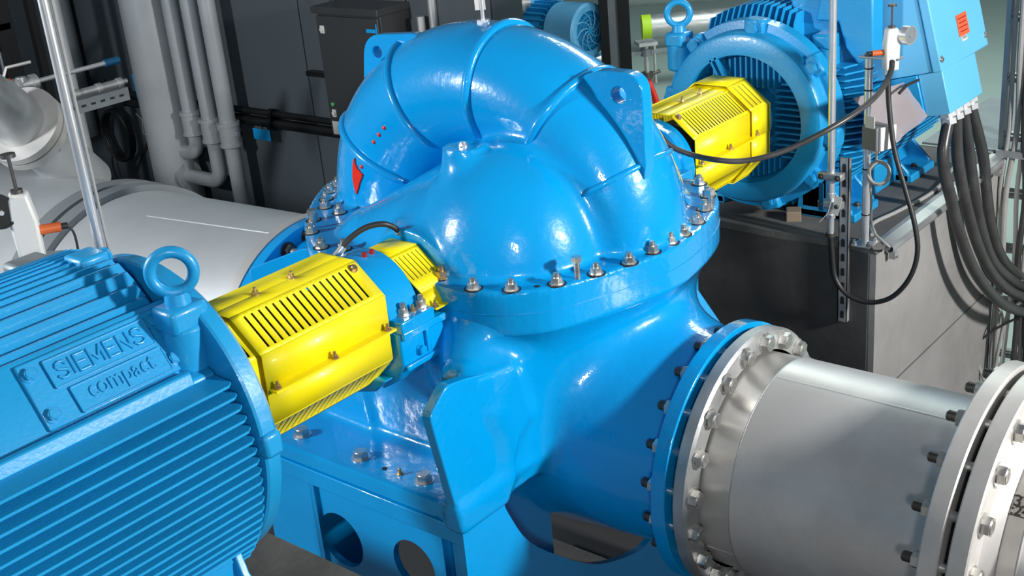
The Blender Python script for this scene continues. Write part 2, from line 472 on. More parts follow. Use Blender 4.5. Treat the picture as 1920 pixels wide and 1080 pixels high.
# ================================================================ the pump
pump = thing('split_case_pump', 'large glossy blue split-case pump with domed ribbed casing in the middle', 'pump')
X0 = 0.03
ZF = 0.06
OUT = [(-.042, -.6), (-.174, -.564), (-.292, -.522), (-.397, -.471), (-.467, -.398), (-.501, -.332), (-.517, -.269), (-.522, -.15),
       (-.527, .0), (-.527, .2), (-.517, .315), (-.485, .40), (-.437, .468), (-.335, .591), (-.192, .724), (-.049, .826), (.04, .87), (.12, .87),
       (.2, .84), (.30, .76), (.42, .62), (.52, .45), (.57, .3), (.585, .1), (.59, -.1), (.587, -.25), (.575, -.348), (.535, -.423),
       (.429, -.513), (.29, -.568), (.127, -.602), (.04, -.608)]
OUTS = [(p.x, p.y) for p in smoothpath([(a, b, 0) for a, b in OUT], 3, True)]
class Look2:
    def __init__(s, pts, lo, hi, h=0.006):
        s.lo = lo; s.h = h
        ax = np.arange(lo[0], hi[0], h); ay = np.arange(lo[1], hi[1], h)
        A, B = np.meshgrid(ax, ay, indexing='ij')
        s.D = poly2(A, B, pts); s.n = s.D.shape
    def __call__(s, X, Y):
        fx = np.clip((X - s.lo[0]) / s.h, 0, s.n[0] - 1.001); fy = np.clip((Y - s.lo[1]) / s.h, 0, s.n[1] - 1.001)
        i = fx.astype(int); j = fy.astype(int); a = fx - i; b = fy - j; D = s.D
        return (D[i, j] * (1 - a) + D[i + 1, j] * a) * (1 - b) + (D[i, j + 1] * (1 - a) + D[i + 1, j + 1] * a) * b
OUTL = Look2(OUTS, (-1.0, -1.1), (1.1, 1.4))
TH = np.radians([-120, -95, -60, -30, 0, 30, 60, 90, 120])
RO = np.array([.76, .765, .752, .705, .668, .642, .612, .575, .56])
def vol_params(th):
    ro = np.interp(th, TH, RO)
    rc = (ro + 0.29) / 2; b = (ro - 0.29) / 2
    a = np.interp(th, TH, np.array([.17, .17, .172, .185, .195, .20, .20, .20, .2]))
    xc = np.interp(th, TH, np.array([.03, .03, .03, .035, .04, .05, .055, .06, .06]))
    return rc, b, a, xc
def volute(X, Y, Z):
    r = np.sqrt(Y * Y + Z * Z) + 1e-6; th = np.arctan2(-Y, Z)
    th = np.where(th < -PI * 0.75, th + 2 * PI, th)
    rc, b, a, xc = vol_params(th)
    x, y = X - xc, r - rc
    k0 = np.sqrt((x / a) ** 2 + (y / b) ** 2) + 1e-6
    k1 = np.sqrt((x / a ** 2) ** 2 + (y / b ** 2) ** 2) + 1e-6
    return k0 * (k0 - 1) / k1
def domes(X, Y, Z):
    M = np.abs(X - X0)                                  # mirrored about the pump's middle
    d = ellipsoid(M, Y, Z, (0.215, -0.16, 0.0), (0.285, 0.306, 0.375))
    hub = cone(M, Y, Z, (0.0, -.02, 0.02), (0.40, 0, 0.0), 0.30, 0.17)
    br = rcone(M, Y, Z, (0.20, -0.02, 0.05), (0.27, 0.34, -0.02), 0.27, 0.15)
    d = smin(d, hub, 0.05)
    d = smin(d, br, 0.035)
    neck = cone(M, Y, Z, (0.2, 0, 0), (0.482, 0, 0), 0.20, 0.172)
    return smin(d, neck, 0.03)
def boss(X, Y, Z):
    return cone(X, Y, Z, (-.262, -.085, .2), (-.262, -.085, .380), 0.088, 0.060)
def upper(X, Y, Z):
    d = smin(volute(X, Y, Z), domes(X, Y, Z), 0.05)
    d = smin(d, boss(X, Y, Z), 0.03)
    o = OUTL(X, Y)
    slab = smax(o, Z - ZF, 0.008)
    d = smin(np.maximum(d, -Z), slab, 0.022)
    d = smax(d, o - 0.0, 0.004)
    return smax(d, -(Z + 0.076), 0.014)
ucase = sdf_object('upper_casing', upper, (-.56, -.64, -.10), (.64, .92, .74), .009, BLUE, pump)
for f_ in ():
    pass
# ribs cast on the crown
def rib(thd, p0=-128, p1=128, w=0.0145):
    th = math.radians(thd); rc, b, a, xc = [float(q) for q in vol_params(th)]
    pts = []; rr = []
    N = 40
    for i in range(N + 1):
        ph = math.radians(p0 + (p1 - p0) * i / N)
        x = xc + (a + 0.001) * math.sin(ph); r = rc + (b + 0.001) * math.cos(ph)
        pts.append((x, -r * math.sin(th), r * math.cos(th))); e = min(i, N - i)
        rr.append(w * (0.75 if e == 0 else 1.0))
    return MB().tube(pts, rr, 10).build('casing_rib', BLUE, ucase, 60)
for t, w_ in ((-63, .0145), (-33, .0145), (2, .0145), (32, .0135), (60, .009)): rib(t, w=w_)

def plate_hole(outer, cpt, r, axis, a, b, name, m, parent, N=64, bevel=0.004):
    """plate normal to axis, star-shaped outline around a round hole"""
    cx, cy = cpt; O = []
    n = len(outer)
    for i in range(N):
        t = 2 * PI * i / N; dx, dy = math.cos(t), math.sin(t); best = None
        for k in range(n):
            x0, y0 = outer[k - 1]; x1, y1 = outer[k]
            ex, ey = x1 - x0, y1 - y0; den = dx * ey - dy * ex
            if abs(den) < 1e-9: continue
            s = ((x0 - cx) * ey - (y0 - cy) * ex) / den; u = ((x0 - cx) * dy - (y0 - cy) * dx) / den
            if s > 0 and -1e-6 <= u <= 1 + 1e-6: best = s if best is None else max(best, s)
        O.append((cx + dx * best, cy + dy * best))
    I = [(cx + r * math.cos(2 * PI * i / N), cy + r * math.sin(2 * PI * i / N)) for i in range(N)]
    def P(h, q): return (h, q[0], q[1]) if axis == 0 else (q[0], h, q[1]) if axis == 1 else (q[0], q[1], h)
    vs = [P(a, q) for q in O] + [P(a, q) for q in I] + [P(b, q) for q in O] + [P(b, q) for q in I]
    fs = []
    for i in range(N):
        j = (i + 1) % N
        fs += [[i, j, N + j, N + i], [2 * N + i, 3 * N + i, 3 * N + j, 2 * N + j], [i, 2 * N + i, 2 * N + j, j], [N + i, N + j, 3 * N + j, 3 * N + i]]
    return MB().add(vs, fs).build(name, m, parent, 40, bevel=bevel)
def roundpoly(pts, r, seg=5):
    out = []
    n = len(pts)
    for i in range(n):
        p = Vector(pts[i]).to_2d() if len(pts[i]) == 2 else Vector(pts[i]); a = Vector(pts[i - 1]); b = Vector(pts[(i + 1) % n])
        rr = r[i] if isinstance(r, (list, tuple)) else r
        da = (a - p); db = (b - p); t = min(rr, da.length * .45, db.length * .45)
        A = p + da.normalized() * t; B = p + db.normalized() * t
        for k in range(seg + 1):
            s = k / seg; out.append(tuple(A * (1 - s) ** 2 + p * 2 * s * (1 - s) + B * s * s))
    return out
plate_hole(roundpoly([(.62, .26), (.575, .40), (.538, .615), (.28, .634), (.22, .45), (.42, .25)], [.02, .02, .07, .02, .02, .02]),
           (.483, .562), .019, 0, -.012, .024, 'lifting_lug', BLUE, ucase)
plate_hole(roundpoly([(-.345, .548), (-.40, .566), (-.546, .566), (-.546, .26), (-.42, .26), (-.26, .42)], [.02, .03, .085, .02, .02, .02]),
           (-.466, .50), .024, 0, -.018, .028, 'lifting_lug', BLUE, ucase)
# boss plug, top vent bolt with paper tag
inst(head_mesh('plug_head', .012, .010, ZINC), 'boss_plug', pump, (-.262, -.085, .380))
p = onx(0.03, 906, 40)
b = MB(); b.cyl((p.x, p.y, p.z - .02), (p.x, p.y, p.z + .006), .02, n=6); b.cyl((p.x, p.y, p.z + .006), (p.x, p.y, p.z + .12), .006, n=12)
b.build('vent_spigot', CHROME, pump)
b = MB(); b.box((p.x - .004, p.y + .003, p.z + .085), (.002, .032, .10), Matrix.Rotation(.6, 3, 'Z')); b.build('paper_tag', LABELW, pump, 0)

# red emblem on the casing: find the casing along the sight line and stand the drops on it
def march(px, py, fn=upper):
    d = ray(px, py); L = np.linalg.norm(d); d = d / L; t = 1.5
    for i in range(300):
        q = CAM + t * d
        v = float(fn(np.array([q[0]]), np.array([q[1]]), np.array([q[2]]))[0])
        if v < 0.0008: break
        t += max(v * 0.6, 0.0008)
    return Vector(CAM + t * d)
def normal_at(p, fn=upper, e=.004):
    g = [float(fn(*[np.array([p[k] + (e if k == a else 0)]) for k in range(3)])[0] - fn(*[np.array([p[k] - (e if k == a else 0)]) for k in range(3)])[0]) for a in range(3)]
    return Vector(g).normalized()
c0 = march(672, 328); n0 = normal_at(c0)
pol = [(666, 296), (667, 306), (671, 315), (676, 321), (681, 326), (680, 332), (676, 341), (673, 353), (669.5, 364), (665.5, 350), (662.5, 332), (662.5, 312), (664, 300)]
vs = []
for q in pol: p_ = march(*q); vs.append(p_ - n0 * .006)
for q in pol: p_ = march(*q); vs.append(p_ + n0 * .005)
n = len(pol)
MB().add(vs, [[i, (i + 1) % n, n + (i + 1) % n, n + i] for i in range(n)] + [list(range(n, 2 * n))]).build('emblem_flame', RED, ucase, 30)
for q in ((720, 239.5), (710.5, 252.5), (700.5, 266), (684.5, 297), (678, 312.5)):
    p_ = march(*q); nn = normal_at(p_)
    MB().lathe([(-.004, .0072), (.002, .0072), (.004, .005), (.0045, 0.0)], p_, nn, 20).build('emblem_dot', RED, ucase, 50)

# lower casing
def lower(X, Y, Z):
    o = OUTL(X, Y)
    s = np.maximum(-Z - 0.07, 0)
    off = 0.004 + 0.115 * (1 - np.exp(-s / 0.13)) + 1.1 * np.maximum(s - 0.22, 0) ** 1.6
    body = smax((o + off) * 0.85, Z + 0.02, 0.01)
    body = smax(body, -Z - 0.92, 0.1)
    body = smax(body, np.abs(X - X0) - (0.562 - 0.16 * np.clip(s / .4, 0, 1)), 0.05)
    d = body
    dis = cone(X, Y, Z, (0.01, -.05, -.46), (0.01, -.775, -.556), .455, .315)
    suc = cone(X, Y, Z, (0.01, .2, -.43), (0.01, .99, -.556), .52, .38)
    d = smin(d, dis, 0.11); d = smin(d, suc, 0.10)
    # feet
    ft = np.minimum(rbox(X, Y, Z, (-.745, -.38, -.54), (-.30, .46, -.485), .006), rbox(X, Y, Z, (.30, -.37, -.54), (.65, .46, -.485), .006))
    M = X
    wallb = np.minimum(rbox(X, Y, Z, (-.535, -.34, -.56), (0, .40, -.14), .04), rbox(X, Y, Z, (0.06, -.34, -.56), (.595, .40, -.14), .04))
    d = smin(d, wallb, 0.09)
    d = smin(d, ft, 0.035)
    q = smax(BUT(X, Z), np.abs(Y + .300) - .080, 0.06)
    d = smin(d, q, 0.08)
    d = smin(d, rcone(X, Y, Z, (-.605, -.295, -.155), (-.34, -.19, -.17), .050, .215), 0.07)
    d = smin(d, smax(WEB(X, Z) + .006, np.abs(Y + .3685) - .012, 0.01), 0.075)
    # clearances: bearing seat recess and base
    d = smax(d, -Z - 1.02, .02)
    d = np.maximum(d, Z - 0.002)
    d = smax(d, -(Y + .395) + 99 * (Z > -.0), .01) if False else d
    return d
BUT = Look2([(-.58, -.26), (-.545, -.33), (-.53, -.40), (-.51, -.47), (-.30, -.47), (0, -.3), (0, -.05), (-.40, -.12)], (-1, -1.1), (1, .2))
WEB_P = [(-.75, -.541), (-.818, -.160), (-.745, -.100), (-.66, -.115), (-.50, -.16), (-.46, -.32), (-.517, -.367), (-.575, -.541)]
WEB = Look2(WEB_P, (-1, -1.1), (1, .2))
lcase = sdf_object('lower_casing', lower, (-.78, -.80, -1.06), (.70, 1.02, .03), .010, BLUE, pump)

MB().prism(roundpoly(WEB_P, [.004, .02, .02, .03, .02, .02, .02, .004]),
           1, -.385, -.352).build('foot_web', BLUE, lcase, 30, bevel=.006)
MB().prism([(.25, -.541), (.22, -.20), (.40, -.195), (.605, -.455), (.63, -.541)], 1, -.40, -.365).build('foot_web', BLUE, lcase, 30, bevel=.004)
b = MB(); k_ = 1.0012; b.prism([(x * k_, y * k_) for x, y in OUTS], 2, -.0065, -.0055); b.build('split_gasket', BLUE_M, pump, 0)
# split-line bolts
for i, (x, y) in enumerate([(-.495, .326), (-.430, .445), (-.336, .555), (-.236, .52), (-.219, .66), (-.130, .735), (-.04, .785), (.05, .81),
        (-.515, -.215), (-.490, -.318), (-.462, -.372), (-.383, -.452), (-.275, -.500), (-.176, -.540), (-.075, -.565), (.012, -.568), (.100, -.568),
        (.200, -.553), (.190, -.462), (.305, -.520), (.415, -.470), (.505, -.395), (-.172, -.470), (.55, -.27)]):
    pass
BOLTPX = [(603, 464), (584, 436), (588, 413), (637, 399), (610, 389), (612, 374), (619, 360), (633, 348), (645, 340), (888, 541), (959, 543),
          (1044, 532), (1118, 513), (1180, 493), (1223, 472), (1257, 455), (1281, 440), (1307, 417), (1258, 408), (1321, 393), (1327, 368), (1311, 345),
          (1127, 481), (828, 521), (645, 467)]
for i, (px, py) in enumerate(BOLTPX):
    q = onz(ZF, px, py)
    inst(NUT, 'flange_nut', pump, (q.x, q.y, ZF), spin=i * .7)
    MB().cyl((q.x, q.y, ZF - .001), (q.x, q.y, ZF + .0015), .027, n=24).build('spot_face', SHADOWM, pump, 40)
JACK = mesh_of(MB().cyl((0, 0, 0), (0, 0, .052), .0085, n=14).cyl((0, 0, .052), (0, 0, .066), .0155, n=6), 'jack_screw', ZINC)
for px, py in ((1083, 522), (589, 428), (1333, 392)):
    q = onz(ZF, px, py); inst(JACK, 'jack_screw', pump, (q.x, q.y, ZF - .002))
q = onz(ZF, 1007, 537); MB().cyl((q.x, q.y, ZF - .002), (q.x, q.y, ZF + .001), .008, n=16).build('tapped_hole', SHADOWM, pump)

# suction and discharge flanges of the casing
PX, PZ = 0.01, -0.556
MB().lathe([(0, .30), (0, .395), (.045, .395), (.045, .305)], (PX, -.755, PZ), (0, -1, 0), 96).build('discharge_flange', BLUE, pump, 30, bevel=.003)
MB().lathe([(0, .36), (0, .455), (.05, .455), (.05, .37)], (PX, .965, PZ), (0, 1, 0), 96).build('suction_flange', BLUE, pump, 30, bevel=.003)
# bracket web from casing to the suction flange, seen between guard and flange
MB().prism(roundpoly([(.40, -.02), (.62, -.03), (.93, -.16), (.93, -.35), (.4, -.35)], .02), 0, -.335, -.305).build('flange_web', BLUE, pump, 30, bevel=.004)

# bearing brackets at both shaft ends (near one in full view)
def bracket(sx, full):
    s = -1 if sx < 0 else 1
    def XX(x): return x if s < 0 else 2 * X0 - x
    def lat(prof, **k): return [(a, r) for a, r in prof]
    par = pump
    half = [(.205 * math.cos(t), .205 * math.sin(t)) for t in [PI + PI * i / 24 for i in range(25)]]
    MB().prism([(.205, -.006)] + half[::-1][1:-1] + [(-.205, -.006)], 0, *sorted((XX(-.485), XX(-.455)))).build('bracket_flange', BLUE, par, 30, bevel=.004)
    b = MB()   # trough below the shaft
    poly = [(-.192, -.012), (-.192, -.115), (-.165, -.16), (-.10, -.20), (0, -.215), (.10, -.20), (.165, -.16), (.192, -.115), (.192, -.012)]
    b.prism(poly, 0, *sorted((XX(-.485), XX(-.705)))); b.build('bearing_bracket', BLUE, par, 30, bevel=.006)
    b = MB()
    poly = [(-.150, -.15), (-.10, -.195), (0, -.222), (.10, -.195), (.150, -.15)]
    b.prism(poly, 0, *sorted((XX(-.47), XX(-.74)))); b.build('bracket_keel', BLUE, par, 30, bevel=.006)
    for k in (-1, 1):   # raised frame around the side pocket
        b = MB(); y0, y1 = sorted((k * .192, k * .203))
        xa, xb = sorted((XX(-.485), XX(-.70)))
        b.bx(xa, xb, y0, y1, -.034, -.012); b.bx(xa, xb, y0, y1, -.125, -.108); b.bx(*sorted((XX(-.485), XX(-.50))), y0, y1, -.1, -.03)
        b.bx(*sorted((XX(-.60), XX(-.615))), y0, y1, -.1, -.03)
        b.build('pocket_frame', BLUE, par, 30, bevel=.003)
        b = MB(); b.bx(*sorted((XX(-.575), XX(-.705))), *sorted((k * .135, k * .205)), -.014, .022); b.build('split_ear', BLUE, par, 30, bevel=.004)
    b = MB()   # bearing housing drum with cap
    d = (1, 0, 0)
    b.lathe([(0, .04), (0, .150), (.012, .163), (.125, .163), (.135, .150), (.135, .06)], (min(XX(-.715), XX(-.58)), 0, 0), d, 64)
    b.build('bearing_cap', BLUE, par, 25)
    b = MB(); b.cyl((XX(-.80), 0, 0), (XX(-.45), 0, 0), .045, n=32); b.build('pump_shaft', CHROME, par)
    if not full:
        b = MB(); b.lathe([(0, .05), (0, .150), (.01, .166), (.075, .166), (.085, .155), (.085, .05)], (.772, 0, 0), (1, 0, 0), 64); b.build('bearing_end_cover', BLUE, par, 25)
    for (x, y) in ((-.658, -.168), (-.592, -.172), (-.658, .168), (-.592, .172)):
        inst(NUT_S if not full else stud_mesh('cap_nut', .0155, .017, .016, mats=(ZINC, ZINC)), 'cap_nut', par, (XX(x), y, .022), spin=.3)
    inst(YBOLT, 'cap_bolt', par, (XX(-.625), -.172, .022))
    if full:
        for (x, z) in ((-.497, -.055), (-.497, -.135)):
            inst(SHEAD, 'bracket_bolt', par, (x, -.203, z), (0, -1, 0))
        inst(head_mesh('drain_plug', .014, .014, BLUE), 'drain_plug', par, (-.635, -.192, -.085), (0, -1, 0))
        for px, py in ((683, 480), (697, 474)):
            q = deep(1, px, py) - Vector(CAM)
            t = 1.5
            for i in range(4000):
                pp = Vector(CAM) + q * t
                if math.hypot(pp.y, pp.z) < .164 and pp.x > -.72: break
                t += .001
            MB().lathe([(-.004, .008), (.008, .008), (.011, .004), (.011, 0)], pp, (0, pp.y, pp.z), 14).build('red_plug', RED_D, par)
bracket(-1, True)
bracket(1, False)
# small yellow guard over the shaft seal
def slot_panel(b, P00, P10, P01, P11, slots, m0=.12, m1=.88):
    """bilinear panel from P00..P11; slots = [(u0,u1)] cut between v m0 and m1"""
    P00, P10, P01, P11 = map(Vector, (P00, P10, P01, P11))
    def at(u, v): return P00 * (1 - u) * (1 - v) + P10 * u * (1 - v) + P01 * (1 - u) * v + P11 * u * v
    us = [0.0]
    for a, c in slots: us += [a, c]
    us.append(1.0)
    vs = []; fs = []
    for j, v in enumerate((0, m0, m1, 1)):
        for u in us: vs.append(at(u, v))
    n = len(us)
    for j in range(3):
        for i in range(n - 1):
            if j == 1 and i % 2 == 1: continue
            fs.append([j * n + i, j * n + i + 1, (j + 1) * n + i + 1, (j + 1) * n + i])
    b.add(vs, fs)
def sheet(b, name, m, parent, t=.003, **k):
    o = b.build(name, m, parent, 20, **k)
    md = o.modifiers.new('thickness', 'SOLIDIFY'); md.thickness = t; md.offset = -1
    return o
sg = thing('seal_guard', 'small slotted yellow guard between bearing housing and pump casing', 'guard', None)
xa, xb = -.578, -.462
q8 = [(.052, .140), (-.052, .140), (-.165, .055), (-.185, .012)]
b = MB(); b.add([(xa, q8[0][0], q8[0][1]), (xb, q8[0][0], q8[0][1]), (xb, q8[1][0], q8[1][1]), (xa, q8[1][0], q8[1][1])], [[0, 1, 2, 3]])
sheet(b, 'top_panel', YEL, sg)
b = MB(); sl = [(.10 + i * .145, .10 + i * .145 + .035) for i in range(6)]
slot_panel(b, (xa, *q8[1]), (xb, *q8[1]), (xa, *q8[2]), (xb, *q8[2]), sl, .08, .68); sheet(b, 'slotted_panel', YEL, sg)
b = MB(); b.add([(xa, *q8[2]), (xb, *q8[2]), (xb, *q8[3]), (xa, *q8[3])], [[0, 1, 2, 3]]); sheet(b, 'side_panel', YEL, sg)
b = MB(); b.bx(xa + .01, xb + .03, -.205, -.180, .008, .012); b.build('fixing_tab', YEL, sg, 0)
b = MB(); b.add([(xa, .052, .14), (xb, .052, .14), (xb, .165, .055), (xa, .165, .055)], [[0, 1, 2, 3]]); sheet(b, 'back_panel', YEL, sg)
inst(stud_mesh('guard_nut', .018, .018, .014, mats=(BRASSY, BRASSY)), 'guard_nut', pump, onz(.062, 828, 520))
for y in (-.192,): inst(YBOLT, 'tab_bolt', sg, (xa + .02, y, .012)); inst(YBOLT, 'tab_bolt', sg, (xb + .02, y, .012))
# grease hose over the bearing housing
pts = [onx(-.60, 636, 472), onx(-.57, 655, 448), onx(-.53, 685, 427), onx(-.49, 717, 420), onx(-.46, 738, 426), onx(-.44, 752, 438)]
b = MB(); b.tube(smoothpath(pts, 8), .0085, 12); hz = b.build('grease_hose', RUBBER); tag(hz, 'short black hose arching over the near bearing housing', 'hose')
for a_, c_ in ((pts[-2], pts[-1]), (pts[1], pts[0])):
    MB().cyl(a_.lerp(c_, .6), a_.lerp(c_, 1.35), .0115, n=12).build('hose_fitting', CHROME, hz)

# ================================================================ base frame of the pump
bf = thing('base_frame', 'blue welded base frame under the pump with round holes and an arched end plate', 'frame')
zt = -.543
MB().bx(.62, .65, -.361, .47, zt - .055, zt).build('top_rail', BLUE, bf, 30, bevel=.003)
b = MB(); b.bx(-.75, -.72, -.361, .47, zt - .055, zt)
b.build('top_rail', BLUE, bf, 30, bevel=.003)
# arched end plate facing the discharge pipe
arc = [(p.x, p.z) for p in smoothpath([(x, 0, z) for x, z in ((-.575, zt), (-.555, -.60), (-.48, -.735), (-.317, -.890), (-.159, -1.007), (.016, -1.076), (.128, -1.088), (.27, -1.05), (.42, -.95), (.54, -.80), (.61, -.66), (.635, zt))], 4)]
b = MB(); vs = []; arc = [(-.75, zt), (-.575, zt)] + arc[1:-1] + [(.635, zt), (.65, zt)]; n = len(arc)
for y in (-.385, -.362):
    vs += [(x, y, z) for x, z in arc] + [(x, y, FZ) for x, z in arc]
fs = []
for i in range(n - 1):
    fs += [[i, i + 1, n + i + 1, n + i], [2 * n + i, 3 * n + i, 3 * n + i + 1, 2 * n + i + 1], [i, 2 * n + i, 2 * n + i + 1, i + 1]]
fs += [[0, n, 3 * n, 2 * n], [n - 1, 3 * n - 1, 4 * n - 1, 2 * n - 1]]
b.add(vs, fs).build('arched_plate', BLUE, bf, 30)
def side_plate(y0, y1, cy, cz, r, name):
    plate_hole([(y1, -.60), (y1, FZ), (y0, FZ), (y0, -.60)], (cy, cz), r, 0, -.722, -.700, name, BLUE, bf, 48, bevel=0)
side_plate(.03, .50, .176, -.790, .094, 'side_plate')
side_plate(-.27, .03, -.140, -.765, .084, 'side_plate')
MB().bx(-.748, -.70, -.361, -.335, FZ, -.60).build('corner_post', BLUE, bf, 30, bevel=.004)
MB().bx(-.735, -.45, .255, .275, FZ, -.60).build('rib_plate', BLUE, bf, 30)
MB().bx(-.735, -.722, .26, .50, FZ, -.60).build('flange_plate', BLUE, bf, 30)
MB().bx(-.70, -.25, -.28, -.262, FZ, -.60).build('rib_plate', BLUE, bf, 30)
MB().bx(-.40, .46, -.30, .35, FZ, -1.52).build('grout_bed', CONC_TOP, bf, 0)
# bolts through the pump foot
for px, py in ((567, 815), (677, 858), (796, 901)):
    q = onz(-.485, px, py); inst(FHEAD, 'foot_bolt', pump, q, spin=.4)
q = onz(-.485, 750, 889); inst(YBOLT, 'jacking_screw', pump, q)
q = onz(-.485, 721, 879); MB().cyl(q, q + V(0, 0, .002), .008, n=16).build('tapped_hole', SHADOWM, pump)

# ================================================================ coupling guards
GV = [(.068, .185), (-.068, .185), (-.166, .104), (-.166, -.085), (-.085, -.175), (.085, -.175), (.166, -.085), (.166, .104)]
def coupling_guard(label, xs, d, xl, xe, sc2, inner2, nslot):
    """xs: x at the pump end, d: direction of the motor, xl: length of the first shell, xe: end of the second shell"""
    g = thing('coupling_guard', label, 'guard')
    def X(t): return xs + d * t
    def shell(t0, t1, k, slots, tag_, bottom):
        W = [(y * k, z * k) for y, z in GV]
        names = ['top_panel', 'slotted_panel', 'side_panel', 'lower_slotted_panel', 'bottom_panel', 'back_panel', 'back_panel', 'back_panel']
        for i in range(8):
            A = W[i]; B = W[(i + 1) % 8]; b = MB()
            a0 = (X(t0), *A); a1 = (X(t1), *A); c0 = (X(t0), *B); c1 = (X(t1), *B)
            if i in (1, 3) and slots: slot_panel(b, a0, a1, c0, c1, slots, .1, .9)
            elif i == 2: # split at the joint strip
                m0 = (X(t0), A[0], .0); m1 = (X(t1), A[0], .0)
                b.add([a0, a1, m1, m0], [[0, 1, 2, 3]]); b.add([m0, m1, c1, c0], [[0, 1, 2, 3]])
            elif i == 0 and tag_:
                slot_panel(b, (X(t0), *A), (X(t1), *A), (X(t0), *B), (X(t1), *B), [(.02, .38), (.43, .93)], .533, .563)
            else: b.add([a0, a1, c1, c0], [[0, 1, 2, 3]])
            sheet(b, names[i], YEL, g)
    n = nslot
    sl = [(.085 + (i + .3) * .86 / n, .085 + (i + .3) * .86 / n + .017) for i in range(n)]
    shell(0, xl, 1.0, sl, True, True)
    L2 = xe - xl + .03
    sl2 = [(.22 + i * .22, .22 + i * .22 + .05) for i in range(3)]
    shell(xl - .03 if inner2 else xl - .05, xe, sc2, sl2, False, True)
    for k in (-1, 1):
        y0, y1 = sorted((k * .166, k * .196))
        b = MB(); b.bx(*sorted((X(-.0), X(xl - .005))), y0, y1, .005, .0075); b.bx(*sorted((X(0), X(xl - .005))), y0, y1, .0085, .011)
        b.build('joint_strip', YEL, g, 0)
    for t in (.02, .21, .40):
        inst(YBOLT, 'guard_bolt', g, (X(t * xl / .42), -.183, .011))
    for t in (.27, .15): inst(YBOLT, 'seam_bolt', g, (X(t * xl / .42 + .02), -.008, .185))
    nn = V(0, -.081, .098).cross(V(1, 0, 0)); nn = V(0, -.637, .771)
    inst(head_mesh('panel_screw', .010, .010, BRASSY), 'panel_screw', g, (X(.025), -.085, .171), nn)
    # coupling inside
    b = MB(); b.cyl((X(-.02), 0, 0), (X(xe), 0, 0), .045, n=32); b.cyl((X(.10), 0, 0), (X(.16), 0, 0), .12, n=40); b.cyl((X(.24), 0, 0), (X(.30), 0, 0), .12, n=40)
    b.cyl((X(.16), 0, 0), (X(.24), 0, 0), .075, n=32)
    b.build('coupling', DKSTEEL, g)
    return g
coupling_guard('yellow slotted guard between near motor and pump', -.716, -1, .425, .60, .93, True, 16)
coupling_guard('yellow slotted guard between pump and far motor', .85, 1, .44, .53, 1.06, False, 20)

